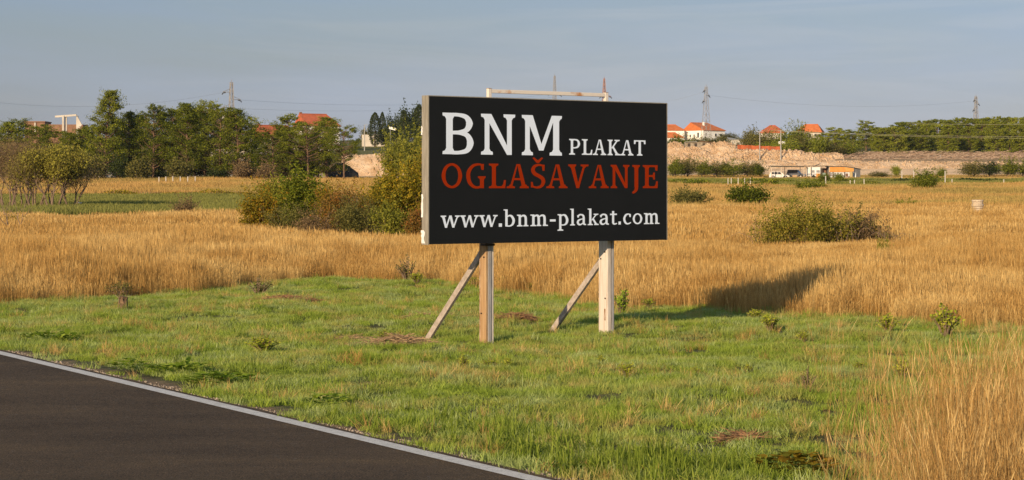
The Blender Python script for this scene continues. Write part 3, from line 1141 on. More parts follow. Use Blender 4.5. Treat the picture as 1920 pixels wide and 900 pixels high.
plank(xl + .004, xl + .045, yb + .006, yb + .165, z0, ztop, M_postb, pl)
plank(xl + .0, xl + .03, yb + .167, yb + .185, z0, ztop, M_postr, pl)
plank(xl + .049, xl + .118, yb, yb + .16, z0, ztop, M_postg, pl)
plank(xl + .130, xl + .168, yb + .01, yb + .16, z0, ztop, M_postw, pl)
plank(xl - .02, xl + .18, yb - .012, yb + .12, BZ0 - .05, BZ0 - .012, M_darkst, pl, 'bracket')
z0r = gz(xr, yb) - .1
pr = empty('post', (0, 0, 0))
pr.parent = bb
pr['label'] = 'right post with white painted face and peeling edge'
plank(xr - .03, xr + .045, yb, yb + .245, z0r, ztop, M_postw, pr)
plank(xr + .047, xr + .066, yb + .01, yb + .235, z0r, ztop, M_postr, pr)
plank(xr + .068, xr + .118, yb + .004, yb + .24, z0r, ztop, M_postg, pr)
for xx, zz0, hb in ((xl + .07, gz(xl, yb), 1.50), (xr + .035, gz(xr, yb), 1.36)):
    ft = yb + .25 + (1.60 if hb > 1.4 else 1.42)
    m_ = MB()
    m_.bar((xx, ft + .05, gz(xx, ft) - .10), (xx - .005, yb + .14, hb), .105, .06, up=(1, 0, 0))
    m_.build('brace', M_brace, bb, bevel=.004)
for (x_, y_, z_) in ((xr - .034, yb + .06, .62), (xr - .034, yb + .18, 1.30), (xr - .034, yb + .07, 1.42), (xl - .002, yb + .05, 1.38), (xl - .002, yb + .12, .45)):
    MB().tube([(x_ - .012, y_, z_), (x_ + .01, y_, z_)], .013, 8).build('bolt', M_darkst, pr if x_ > 3 else pl)
MB().box((xr - .032, yb + .075, .34), (.006, .035, .20)).build('peeled_patch', M_postr, pr)
ytf = yb + .06
ztf = 4.165
tf = empty('top_frame', (0, 0, 0))
tf.parent = bb
for px in (917, 1136):
    lx, _ = bproj(px, 180, ytf)
    MB().box((lx, ytf, (ztf + 3.4) / 2), (.065, .065, ztf - 3.4)).build('upright', M_tube, tf, bevel=.006)
    MB().box((lx, ytf, ztf + .004), (.07, .07, .006)).build('cap', M_postr, tf)
l0, _ = bproj(920, 180, ytf)
l1, _ = bproj(1134, 180, ytf)
MB().box(((l0 + l1) / 2, ytf, ztf - .04), (l1 - l0 - .01, .055, .062)).build('crossbar', M_tube, tf, bevel=.006)


# ------------------------------------------------------------------ trees and shrubs
def tube_np(pts_, rad, sides=5):
    m_ = MB()
    m_.tube(pts_, rad, sides, cap=False)
    return m_


def pine_parts(seed, H, crown0=.25, spread=.28, npads=46, leaf=.30, per=95, mdl=M_pine, conic=.4, dense=1.0, flat=.42, name='pine'):
    """trunk mesh and crown mesh of one pine: limbs carrying flattened pads of needles"""
    rg = np.random.default_rng(seed)
    bend = rg.normal(size=2) * H * .03
    tr = [(bend[0] * (t ** 2), bend[1] * (t ** 2), H * t * .93 - .2) for t in np.linspace(0, 1, 7)]
    tm = MB()
    tm.tube(tr, [H * .020 * (1 - .82 * t) for t in np.linspace(0, 1, 7)], 6)
    Cs, Sz = [], []
    for i in range(npads):
        t = crown0 + (1 - crown0) * ((i + rg.random()) / npads)
        u = (t - crown0) / (1 - crown0)
        prof = (1 - conic) * math.sqrt(max(0.02, 1 - abs(2 * u - .75) ** 2.2 / 1.9)) + conic * (1 - u)
        rr = H * spread * prof * (.35 + .75 * rg.random() ** .6)
        an = i * 2.399 + rg.normal() * .4
        zt = H * t
        k = min(t, 1)
        c = np.array([bend[0] * k * k + math.cos(an) * rr, bend[1] * k * k + math.sin(an) * rr, zt + rr * .18 * rg.normal() + .12 * rr])
        b0 = np.array([bend[0] * k * k, bend[1] * k * k, min(zt - rr * .35, H * .9)])
        if rr > H * .05:
            mid = (b0 * .5 + c * .5) + np.array([0, 0, -rr * .08])
            tm.tube([b0, mid, c], [H * .0055, H * .004, H * .002], 4, cap=False)
        pr_ = H * (.052 + .05 * rg.random()) * (1.1 - .35 * u)
        n_ = int(per * dense * (.7 + .6 * rg.random()))
        q = ellip(n_, c, (pr_, pr_, pr_ * flat), .35, rg)
        Cs.append(q)
        Sz.append(np.full(n_, leaf) * (.6 + .7 * rg.random(n_)))
        # ragged sprays past the pad
        d_ = np.array([math.cos(an), math.sin(an), .25])
        n2 = int(n_ * .2)
        Cs.append(c + d_ * pr_ * (.8 + .8 * rg.random((n2, 1))) + rg.normal(size=(n2, 3)) * pr_ * .22)
        Sz.append(np.full(n2, leaf * .8))
    C = np.concatenate(Cs)
    S = np.concatenate(Sz)
    V, Q = leaves(C, S, .42, .5, rg)
    tint = np.repeat(np.clip(.5 + .28 * rg.normal(size=len(C)), 0, 1), 4)
    return tm.mesh(name + '_trunk', M_bark_r), npmesh(name + '_crown', V, Q, m=mdl, tint=tint)


def put_tree(meshes, name, px, D, H0, H, wid=1.0, rz=None, label=None, group=None, cat='tree', dz=0.0):
    """meshes built for height H0, placed with height H"""
    p = on(px, D)
    rz = random.random() * 6.28 if rz is None else rz
    r_ = empty(name, (p.x, p.y, p.z + dz), rz, label, cat, group)
    s = H / H0
    r_.scale = (s * wid, s * wid, s)
    for nm, me in zip(('trunk', 'crown'), meshes):
        link(bpy.data.objects.new(nm, me), r_)
    return r_


def shrub_parts(seed, w_, d_, h_, n_, leaf, m_, mst=M_twig, per=22, spiky=.25, stems=8, up=.35, low=.0, sig=.085, asp=.55, name='shrub', trunk=0.0):
    rg = np.random.default_rng(seed)
    nc_ = max(6, n_ // per)
    nl = rg.integers(4, 8)
    lobes = []
    for i in range(nl):
        a_ = rg.random() * 6.283
        k = .55 * rg.random() ** .6
        lobes.append((math.cos(a_) * k * w_ * .5, math.sin(a_) * k * d_ * .5, h_ * (.36 + .22 * rg.random()), .5 + .3 * rg.random()))
    li = rg.integers(0, nl, nc_)
    C = np.zeros((nc_, 3))
    for j in range(nc_):
        lx, ly, lz, ls = lobes[li[j]]
        v = unit(rg.normal(size=3)) * (.35 + .65 * rg.random() ** .45)
        C[j] = (lx + v[0] * w_ * .5 * ls * .8, ly + v[1] * d_ * .5 * ls * .8, lz + v[2] * h_ * .5 * ls * 1.0)
    C[:, 2] = np.clip(C[:, 2], h_ * low + rg.random(nc_) * h_ * .1, h_ * 1.02)
    sp = rg.random(nc_) < spiky
    C[sp, 2] += h_ * .14 * rg.random(sp.sum())
    sg = sig * (w_ + h_) * .5
    L_ = np.repeat(C, per, 0) + rg.normal(size=(nc_ * per, 3)) * sg * np.array([1, 1, .85])
    nsp = max(8, n_ // 160)
    sv = unit(rg.normal(size=(nsp, 3)) + np.array([0, 0, .55]))
    sv[:, 2] = np.abs(sv[:, 2])
    so = np.stack([sv[:, 0] * w_ * .36, sv[:, 1] * d_ * .36, h_ * .45 + sv[:, 2] * h_ * .40], 1)
    se = so + (sv + np.array([0, 0, .5])) * np.array([w_ + h_]) * .09 * (.6 + 1.0 * rg.random((nsp, 1)))
    ti = rg.integers(0, nsp, len(L_) // 9)
    uu = rg.random((len(ti), 1))
    k9 = rg.permutation(len(L_))[:len(ti)]
    L_[k9] = so[ti] * (1 - uu) + se[ti] * uu + rg.normal(size=(len(ti), 3)) * leaf * .5
    L_[:, 2] = np.maximum(L_[:, 2], .03)
    ct = np.repeat(rg.normal(size=nc_) * .16, per)
    V, Q = leaves(L_, leaf * (.6 + .8 * rg.random(len(L_))), asp, up, rg)
    tint = np.repeat(np.clip(.48 + ct + .22 * rg.normal(size=len(L_)), 0, 1), 4)
    sm = MB()
    if trunk:
        sm.tube([(0, 0, -.2), (.03 * h_, 0, h_ * trunk), (0, .02 * h_, h_ * trunk * 1.6)], [h_ * .03, h_ * .022, h_ * .012], 6)
    for j in range(stems):
        c = C[rg.integers(0, nc_)]
        b_ = np.array([c[0] * .12, c[1] * .12, h_ * trunk])
        sm.tube([b_ - np.array([0, 0, .08]), b_ * .5 + c * .5 + rg.normal(size=3) * h_ * .04, c * 1.03], [h_ * .010, h_ * .007, h_ * .003], 4, cap=False)
    return sm.mesh(name + '_stems', mst), npmesh(name + '_foliage', V, Q, m=m_, tint=tint)


def put_shrub(parts, name, px, D, label=None, group=None, cat='shrub', rz=None, s=(1, 1, 1), names=('stem', 'foliage'), dz=0.0):
    p = on(px, D)
    r_ = empty(name, (p.x, p.y, p.z + dz), random.random() * 6.28 if rz is None else rz, label, cat, group)
    r_.scale = s
    for nm, me in zip(names, parts):
        link(bpy.data.objects.new(nm, me), r_)
    return r_


def mpp(D):
    return D / F


# left pine wood -------------------------------------------------------------
PV = [pine_parts(200 + i, 13, (.13, .18, .12, .20, .16)[i], (.24, .27, .24, .26, .31)[i], (88, 78, 90, 76, 80)[i], .30, 120, conic=(.5, .25, .4, .12, .15)[i], flat=.62) for i in range(5)]
UMB = [pine_parts(240 + i, 13, .42, .34, 60, .30, 120, conic=.0, flat=.5) for i in range(2)]
BIGP = pine_parts(231, 14, .10, .25, 130, .30, 120, conic=.62, flat=.5)
left_pines = [
    (195, 345, 172, 334, 99, 1.0, 'tallest pine of the wood, conical and layered, standing clear of its neighbours', 1.0),
    (242, 352, 212, 334, 0, .8, 'narrow pine directly beside the tallest conical pine', .9),
    (268, 362, 222, 334, 2, .8, 'low dark pine between the tallest pine and the thin open-crowned one', 1),
    (288, 348, 198, 334, 3, .75, 'thin pine with open crown of separate needle tufts', .9),
    (322, 350, 209, 334, 1, .9, 'broad pine behind the white stakes of the dry strip', 1),
    (350, 344, 196, 336, 0, .9, 'pine with two-tipped crown in the middle of the wood', 1),
    (384, 350, 193, 336, 1, .85, 'tall leaning pine just before the lattice pylon', 1),
    (412, 344, 203, 336, 4, .75, 'pine standing at the foot of the lattice pylon', 1),
    (448, 342, 205, 336, 2, .9, 'pine at the pylon with sunlit rounded top', 1),
    (472, 348, 250, 334, 3, .8, 'low pine in front of the red-roofed house with chimney', 1),
    (512, 336, 248, 332, 4, .8, 'spreading pine hiding the wall of the house with chimney', 1),
    (545, 342, 218, 332, 1, .9, 'pine rising between the two red-roofed houses', 1),
    (578, 336, 232, 332, 51, .8, 'wide low pine before the large red-roofed house', 1),
    (612, 342, 222, 330, 0, .9, 'yellowish pine covering the middle of the large red roof', 1),
    (645, 330, 239, 332, 50, .6, 'last umbrella-shaped pine beside the black mound', 1),
]
for (px, D, ty, by, v, wd, lab, _) in left_pines:
    p = on(px, D)
    H = Zat(ty, D) - p.z
    put_tree(BIGP if v == 99 else UMB[v - 50] if v >= 50 else PV[v], 'pine_tree', px, D, 14 if v == 99 else 13, H * 1.0, wd * (1.12 if v != 99 else 1.0) * 13 / max(H, 9), label=lab, group='pines of the wood behind the fields')
for i, (px, ty, D, v) in enumerate(((14, 232, 380, 2), (42, 226, 385, 1), (72, 236, 372, 3), (100, 246, 365, 4), (128, 250, 360, 0), (152, 242, 362, 2), (-20, 228, 370, 0), (170, 236, 372, 3))):
    p = on(px, D)
    H = Zat(ty, D) - p.z
    labs = ['dark pine behind the bare twiggy tree near the end of the wood', 'pine rising above the yellow bush at the far end of the wood', 'pine below the flat brick roof line', 'low pine under the concrete frame, on its far side from the tallest pine',
            'pine directly below the white concrete frame', 'pine between the concrete frame and the tallest pine', 'outermost pine of the wood, cut by the photo edge', 'small pine tucked behind the tallest conical pine']
    put_tree(PV[v], 'pine_tree', px, D, 13, H, 1.15 * 13 / max(H, 9) * .9, label=labs[i], group='pines of the wood behind the fields')
for (px, D, ty, v) in ((214, 385, 226, 1), (256, 388, 214, 3), (305, 384, 212, 0), (338, 390, 206, 4), (366, 386, 204, 2), (398, 384, 208, 1), (430, 388, 212, 0), (460, 384, 222, 3), (500, 380, 252, 4), (530, 382, 240, 2), (560, 384, 236, 1), (596, 380, 240, 0)):
    p = on(px, D)
    H = Zat(ty, D) - p.z
    put_tree(PV[v], 'pine_tree', px, D, 13, H, 1.05 * 13 / max(H, 9), label='pine of the second row, showing between the crowns of the front pines', group='second row of the pine wood')
# understorey
US_ = [shrub_parts(300 + i, 4.2, 4, 3.0, 2600, .24, (M_olive, M_brownbush, M_dark, M_lgreen)[i]) for i in range(4)]
for i, (px, D, wpx, hpx, v, lab) in enumerate((
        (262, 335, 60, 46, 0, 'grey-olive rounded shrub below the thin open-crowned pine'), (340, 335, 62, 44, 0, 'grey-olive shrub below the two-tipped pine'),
        (222, 336, 40, 50, 2, 'dark evergreen bush at the foot of the tallest pine'), (172, 338, 60, 52, 0, 'olive bush beside the yellow-green bare tree'),
        (455, 333, 60, 40, 1, 'brown leafless bush at the edge of the pine wood'), (405, 337, 50, 26, 2, 'low dark bush below the lattice pylon'),
        (300, 338, 50, 22, 2, 'low dark bush between two olive shrubs'), (500, 330, 50, 34, 1, 'brown bush below the house with chimney'), (110, 336, 60, 54, 3, 'yellow-green bush behind the bare twiggy tree'),
        (240, 350, 70, 40, 2, 'dark bush deep under the tallest pine'), (284, 352, 70, 38, 0, 'olive bush deep under the thin open-crowned pine'), (372, 352, 80, 42, 2, 'dark bush deep under the leaning pine'), (430, 350, 70, 40, 0, 'olive bush under the pines at the pylon'), (475, 348, 60, 36, 2, 'dark bush under the low pine before the house with chimney'), (530, 346, 70, 36, 0, 'olive bush under the spreading pine'), (570, 346, 60, 34, 2, 'dark bush under the wide low pine'),
        (50, 338, 70, 60, 0, 'dull olive bush behind the bare twiggy tree'), (5, 340, 60, 60, 2, 'dark bush at the outer end of the pine wood'))):
    k = mpp(D)
    put_shrub(US_[v], 'shrub', px, D, lab, 'understorey shrubs along the pine wood', s=(wpx * k / 4.2, wpx * k / 4.2, hpx * k / 3.0))

# dark cypresses and trees right of the sandy yard
CYP = []
for sd_ in (320, 321):
    rg = np.random.default_rng(sd_)
    n_ = 2600
    t = rg.random(n_) ** .8
    rad = .85 * np.sin(np.clip(t * .93 + .07, 0, 1) * math.pi) ** .6 * (.65 + .5 * rg.random(n_))
    an = rg.random(n_) * 6.283
    C = np.stack([np.cos(an) * rad, np.sin(an) * rad, .3 + t * 6.9], 1)
    V, Q = leaves(C, .30 * (.6 + .7 * rg.random(n_)), .4, .3, rg, dirs=np.array([0, 0, 1]) + rg.normal(size=(n_, 3)) * .4)
    CYP.append((MB().tube([(0, 0, -.2), (0, 0, 6.0)], [.14, .04], 5).mesh('cypress_trunk', M_bark), npmesh('cypress_crown', V, Q, m=M_dark, tint=np.repeat(rg.random(n_), 4))))
for i, (px, D, ty, wd, lab) in enumerate(((703, 690, 211, 1.5, 'dark cypress beside the grey lamp post'), (717, 700, 210, .9, 'thin spire of cypress next to the wider one'), (757, 670, 206, 1.0, 'narrow cypress in front of the dark broad trees'),
                                          (786, 665, 196, 1.3, 'tall dark cypress at the edge of the billboard'))):
    p = on(px, D)
    put_tree(CYP[i % 2], 'cypress_tree', px, D, 7.2, Zat(ty, D) - p.z, wd, label=lab, group='cypresses near the lamp post')
RND = [shrub_parts(330 + i, 8, 8, 8.0, 4200, .42, (M_dark, M_pine, M_lgreen, M_olive, M_pine_far)[i], mst=M_bark, trunk=.18, stems=10, low=.2) for i in range(5)]
for (px, D, ty, wpx, v, lab) in ((775, 690, 198, 60, 0, 'broad dark tree behind the cypresses'), (742, 690, 214, 44, 0, 'dark green tree next to the small white sign'), (722, 700, 236, 40, 0, 'low dark tree between cypresses and small white sign'),
                                 (690, 705, 240, 30, 3, 'small olive tree at the lamp post'), (735, 330, 246, 74, 2, 'bright green bush bank above the autumn bushes'), (775, 325, 243, 80, 2, 'bright green bush beside the billboard edge')):
    p = on(px, D)
    h_ = (Zat(ty, D) - p.z)
    put_shrub(RND[v], 'broadleaf_tree', px, D, lab, 'trees right of the pine wood', 'tree', s=(wpx * mpp(D) / 8, wpx * mpp(D) / 8, h_ / 8), names=('trunk', 'crown'))

# near bush thicket before the billboard
thick = [
    (490, 119, 84, 348, 5200, M_autumn, .10, 'orange-yellow autumn bush at the outer end of the thicket', 'autumn'),
    (520, 126, 84, 330, 5200, M_lgreen, .11, 'yellow-green bush between the orange bush and the leafy green tree', 'x'),
    (566, 124, 92, 318, 8000, M_green, .13, 'bright leafy green bush, the greenest in the thicket', 'x'),
    (545, 113, 120, 384, 4600, M_olive, .08, 'low olive scrub under the bright green bush', 'x'),
    (612, 116, 60, 342, 3400, M_autumn, .09, 'small orange-tipped bush beside the bright green one', 'x'),
    (636, 112, 110, 346, 6400, M_rust, .08, 'reddish brown bush with bare tips, middle of the thicket', 'x'),
    (668, 110, 110, 372, 6000, M_olive, .08, 'wide olive bush at the foot of the reddish one', 'x'),
    (698, 115, 90, 352, 6400, M_gold, .10, 'yellow-green bush leaning on the tall golden one', 'x'),
    (750, 117, 100, 312, 11500, M_gold, .11, 'tallest golden-leaved bush, beside the billboard edge', 'x'),
    (784, 120, 60, 284, 5200, M_autumn, .10, 'orange-green bush touching the billboard edge', 'x'),
    (735, 107, 80, 376, 3600, M_lgreen, .09, 'small lime-green bush in front of the tall golden bush', 'x'),
    (784, 106, 60, 384, 3400, M_rust, .08, 'low reddish brown scrub beneath the billboard edge', 'x'),
    (590, 108, 70, 392, 3000, M_brownbush, .07, 'low brown twiggy scrub at the grass edge', 'x'),
]
for i, (px, D, wpx, ty, nl_, m_, lf, lab, _) in enumerate(thick):
    D *= .80
    lf *= .85
    nl_ = int(nl_ * 1.25)
    p = on(px, D)
    h_ = Zat(ty, D) - p.z
    wm = wpx * mpp(D)
    pr_ = shrub_parts(400 + i, wm * 1.12, wm * .9, h_, nl_, lf * 1.15, m_, stems=14, sig=.06, spiky=.35)
    put_shrub(pr_, 'bush', px, D, lab, 'autumn thicket beside the billboard', rz=i * 1.3)

# single bushes in the fields
single = [
    (345, 128, 56, 372, 3000, M_brownbush, .09, 'small dark brown bush alone at the edge of the green field', .8),
    (1405, 165, 84, 348, 6000, M_pine, .16, 'rounded dark green bush in the dry field nearest the vineyard', .9),
    (1295, 168, 92, 357, 5200, M_olive, .14, 'low olive-brown bush beside the billboard edge', .8),
    (1520, 262, 66, 343, 3600, M_pine, .17, 'flat dark green bush in front of the caravan', .8),
    (1738, 255, 60, 320, 5200, M_green, .17, 'dense green round bush standing alone before the vine rows', .9),
    (1700, 160, 60, 376, 1800, M_lgreen, .10, 'low bright green weedy bush in the dry field', .5),
    (1480, 175, 50, 368, 1200, M_lgreen, .10, 'thin light green sprigs right of the dark round bush', .5),
    (1362, 100, 40, 440, 900, M_brownbush, .05, 'sparse brown twigs in front of the large bramble', .5),
]
for i, (px, D, wpx, ty, nl_, m_, lf, lab, _) in enumerate(single):
    p = on(px, D)
    h_ = Zat(ty, D) - p.z
    wm = wpx * mpp(D)
    put_shrub(shrub_parts(440 + i, wm * 1.1, wm, h_, nl_, lf, m_, sig=.075), 'bush', px, D, lab, 'single bushes in the fields', rz=i)

FLD = [shrub_parts(470 + i, 2.4, 2.0, .9, 1100, .10, (M_olive, M_brownbush, M_lgreen)[i], sig=.09) for i in range(3)]
for i, (px, D, wpx, ty, v, lab) in enumerate((
        (1440, 118, 40, 399, 2, 'light green weed clump just left above the large bramble'), (1640, 105, 50, 398, 1, 'brown weed clump behind the end of the bramble'), (1560, 150, 50, 385, 0, 'low olive weeds between the bramble and the flat bush'),
        (1760, 155, 70, 386, 0, 'low olive weeds left of the stone stack'), (1660, 158, 40, 379, 1, 'grey-brown thistle clump left of the low bright weedy bush'), (1862, 168, 44, 384, 2, 'thin green weeds right of the stone stack'),
        (1330, 130, 50, 396, 1, 'brown weed clump near the billboard edge'), (1880, 130, 60, 402, 1, 'dull weed clump near the photo edge in the dry field'), (1600, 240, 50, 362, 2, 'yellow-green weeds before the vine rows'),
        (1835, 250, 60, 360, 2, 'yellow-green weeds beyond the stone stack'), (1290, 250, 60, 362, 1, 'faint brown weeds behind the olive bush'), (1660, 68, 40, 446, 2, 'sprawling green shoots at the outer end of the bramble'))):
    p = on(px, D)
    h_ = max(.5, Zat(ty, D) - p.z)
    put_shrub(FLD[v], 'weed_clump', px, D, lab, 'weed clumps in the dry field', 'weeds', s=(wpx * mpp(D) / 2.4, wpx * mpp(D) / 2.4, h_ / .9))
# the large bramble
bramble = [(1448, 78, 90, 392, 3800, M_bramble), (1500, 78, 110, 372, 8000, M_bramble), (1556, 79, 110, 386, 7000, M_bramble), (1610, 80, 110, 402, 5000, M_brownbush), (1600, 81, 60, 390, 2000, M_olive), (1650, 80, 60, 424, 1700, M_brownbush), (1622, 80, 60, 396, 1700, M_olive)]
bp0 = on(1540, 79)
br = empty('bramble_thicket', bp0, 0, 'large olive and yellow bramble thicket arching over the tall dry grass', 'bramble')
for i, (px, D, wpx, ty, nl_, m_) in enumerate(bramble):
    p = on(px, D)
    h_ = Zat(ty, D) - p.z
    wm = wpx * mpp(D)
    st_, fo_ = shrub_parts(460 + i, wm * 1.1, wm * .9, h_, nl_, .07, m_, stems=26, sig=.06, spiky=.5)
    for nm, me in (('stem', st_), ('foliage', fo_)):
        q = link(bpy.data.objects.new(nm, me), br)
        q.location = p - bp0
for i in range(46):     # arching canes
    px = random.uniform(1412, 1690)
    p = on(px, 77.5 + random.random() * 3) - bp0
    a_ = random.uniform(-1, 1)
    L_ = random.uniform(.5, 1.1)
    h_ = random.uniform(.7, 1.35) * (1 if px < 1620 else .75)
    cm = MB()
    cm.tube([p, p + Vector((a_ * L_ * .35, 0, h_ * .8)), p + Vector((a_ * L_ * .8, .1, h_)), p + Vector((a_ * L_ * 1.3, .1, h_ * .72))], [.011, .009, .007, .004], 4, cap=False)
    if i == 0:
        allc = cm
    else:
        allc.add(cm.V, cm.Fa)
tag(allc.build('cane', M_twig, br), kind='stuff')


# bare twiggy trees at the left ---------------------------------------------
def branchy(seed, H, nst, spread, depth=5, r0=.09, start=.0):
    rg = random.Random(seed)
    m_ = MB()
    tips = []

    def grow(p, d, L_, r, k):
        q = p + d * L_ * .5 + Vector((rg.gauss(0, .04), rg.gauss(0, .04), 0)) * L_
        e_ = p + d * L_
        m_.tube([p, q, e_], [r, r * .85, r * .68], 5 if k > 2 else 3, cap=False)
        tips.append(e_)
        if k <= 0:
            return
        for _ in range(rg.choice((2, 2, 3, 3))):
            nd = (d + Vector((rg.gauss(0, spread), rg.gauss(0, spread), rg.gauss(.12, .22)))).normalized()
            grow(e_, nd, L_ * rg.uniform(.62, .85), r * rg.uniform(.5, .66), k - 1)
    for i in range(nst):
        a_ = i * 6.283 / nst + rg.random()
        d = Vector((math.cos(a_) * .30, math.sin(a_) * .30, 1)).normalized()
        grow(Vector((math.cos(a_) * start, math.sin(a_) * start, -.1)), d, H * .27, r0, depth)
    return m_, tips


M_olivet = leafmat('olive_twig_leaves', [(.12, .095, .03), (.24, .19, .06), (.36, .30, .07)], .35)
M_olivet2 = leafmat('yellowing_twig_leaves', [(.13, .11, .025), (.28, .24, .05), (.42, .38, .06)], .35)
specs = [(42, 172, 104, 8, M_brownbush, .35), (14, 168, 108, 8, M_brownbush, .35), (66, 166, 98, 8, M_olivet, .3), (100, 165, 94, 6, M_olivet2, .9), (134, 167, 80, 4, M_brownbush, .35)]
labs = ['pale brown twiggy tree between the outermost bare tree and the dark-trunked one', 'bare brown multi-stemmed tree at the outer edge of the green field', 'dark-trunked twiggy tree in the middle of the bare group', 'twiggy tree with yellow-green leaves on its top', 'thin reddish bare tree nearest the open green field']
for i, (px, D, hpx, nst, m_, lf) in enumerate(specs):
    H = hpx * mpp(D) * 1.25
    bm_, tips = branchy(500 + i, H, 4 if i == 4 else 6, .36, 5, .085, .35)
    p = on(px, D)
    r_ = empty('bare_tree', p, 0, labs[i], 'tree', 'bare twiggy trees by the green field')
    bm_.build('branches', M_twig, r_)
    T_ = np.array([tuple(v) for v in tips])
    T_ = T_[T_[:, 2] > H * .15]
    rg = np.random.default_rng(510 + i)
    C = np.repeat(T_, 13, 0)
    C = C + rg.normal(size=C.shape) * .36
    V, Q = leaves(C, .17 * (.6 + .8 * rg.random(len(C))), .16 if lf < .5 else .4, 0.2, rg, dirs=np.array([0, 0, .8]) + rg.normal(size=C.shape) * .6)
    link(bpy.data.objects.new('twigs', npmesh('twigs', V, Q, m=m_, tint=np.repeat(rg.random(len(C)), 4))), r_)
bm_, tips = branchy(530, 2.6, 2, .5, 4, .035, .05)
p = on(28, 92)
r_ = empty('bare_sapling', p, 0, 'small leafless sapling in the tall dry grass before the bare trees', 'tree')
bm_.build('branches', M_twig, r_)
put_shrub(shrub_parts(541, 2.2, 2.0, 1.2, 800, .08, M_gold), 'bush', 20, 100, 'small yellow-leaved bush behind the leafless sapling', 'single bushes in the fields')

# right-hand pine belt --------------------------------------------------------
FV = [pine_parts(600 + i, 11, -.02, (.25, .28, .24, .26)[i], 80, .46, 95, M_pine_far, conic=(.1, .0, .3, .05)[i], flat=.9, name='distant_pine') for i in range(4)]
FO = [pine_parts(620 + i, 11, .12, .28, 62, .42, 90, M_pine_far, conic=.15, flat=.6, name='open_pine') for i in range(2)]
dense_lab = 'rounded sunlit pine in the closed pine belt above the sandy bank'
k = 0
px = 1655.0
ytop = lambda p_: float(np.interp(p_, [1560, 1600, 1650, 1700, 1760, 1820, 1900, 2100], [244, 240, 236, 230, 226, 223, 219, 217]))
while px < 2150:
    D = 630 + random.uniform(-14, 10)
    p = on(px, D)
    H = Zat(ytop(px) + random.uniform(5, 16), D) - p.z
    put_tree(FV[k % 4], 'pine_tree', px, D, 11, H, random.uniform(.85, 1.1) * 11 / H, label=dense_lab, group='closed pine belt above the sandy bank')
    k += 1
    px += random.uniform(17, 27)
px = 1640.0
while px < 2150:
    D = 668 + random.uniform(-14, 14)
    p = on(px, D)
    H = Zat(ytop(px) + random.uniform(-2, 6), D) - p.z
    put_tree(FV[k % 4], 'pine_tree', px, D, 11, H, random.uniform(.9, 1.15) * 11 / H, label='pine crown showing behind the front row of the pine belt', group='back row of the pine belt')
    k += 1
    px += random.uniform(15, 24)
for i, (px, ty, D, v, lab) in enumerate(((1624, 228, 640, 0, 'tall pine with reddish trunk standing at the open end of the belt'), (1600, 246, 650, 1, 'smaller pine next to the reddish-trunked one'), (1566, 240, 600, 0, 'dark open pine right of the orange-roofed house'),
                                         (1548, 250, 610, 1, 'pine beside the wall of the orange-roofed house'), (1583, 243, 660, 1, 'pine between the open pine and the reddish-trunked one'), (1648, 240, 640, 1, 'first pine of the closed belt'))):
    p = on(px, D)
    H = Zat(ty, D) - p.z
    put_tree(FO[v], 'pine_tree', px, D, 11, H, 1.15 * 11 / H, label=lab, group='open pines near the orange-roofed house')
# trees and scrub about the houses on the right
for i, (px, D, ty, wpx, v, lab) in enumerate((
        (1492, 640, 233, 42, 1, 'large round-topped tree between the two distant orange roofs'), (1414, 600, 241, 30, 3, 'olive tree left of the reddish roof'), (1436, 590, 247, 44, 3, 'olive tree below the reddish roof'), (1460, 585, 248, 40, 1, 'dark tree in front of the reddish roof'),
        (1405, 640, 250, 26, 3, 'low tree at the end of the long grey shed'), (1475, 570, 262, 40, 4, 'sunlit bush beside the white tank'), (1503, 575, 254, 40, 3, 'olive bush below the orange-roofed house'), (1532, 572, 255, 34, 4, 'sunlit bush before the orange-roofed house'),
        (1560, 575, 266, 44, 3, 'dull bush right of the orange-roofed house'), (1590, 580, 268, 40, 4, 'green scrub at the open end of the pine belt'), (1440, 575, 265, 40, 4, 'low green bush above the orange netting'), (1365, 780, 250, 30, 3, 'brownish tree behind the white house'),
        (1277, 640, 254, 34, 1, 'dark bush in front of the pink-roofed annex'), (1315, 640, 257, 40, 3, 'low bush under the gable of the white house'), (1345, 640, 257, 40, 3, 'low bush below the side wall of the white house'), (1385, 650, 258, 36, 3, 'low bush by the grey shed'),
        (1258, 640, 260, 24, 3, 'low scrub next to the billboard edge'))):
    p = on(px, D)
    h_ = (Zat(ty, D) - p.z)
    put_shrub(RND[v], 'broadleaf_tree', px, D, lab, 'trees about the distant houses', 'tree', s=(1.45 * wpx * mpp(D) / 8, 1.45 * wpx * mpp(D) / 8, h_ / 8), names=('trunk', 'crown'))
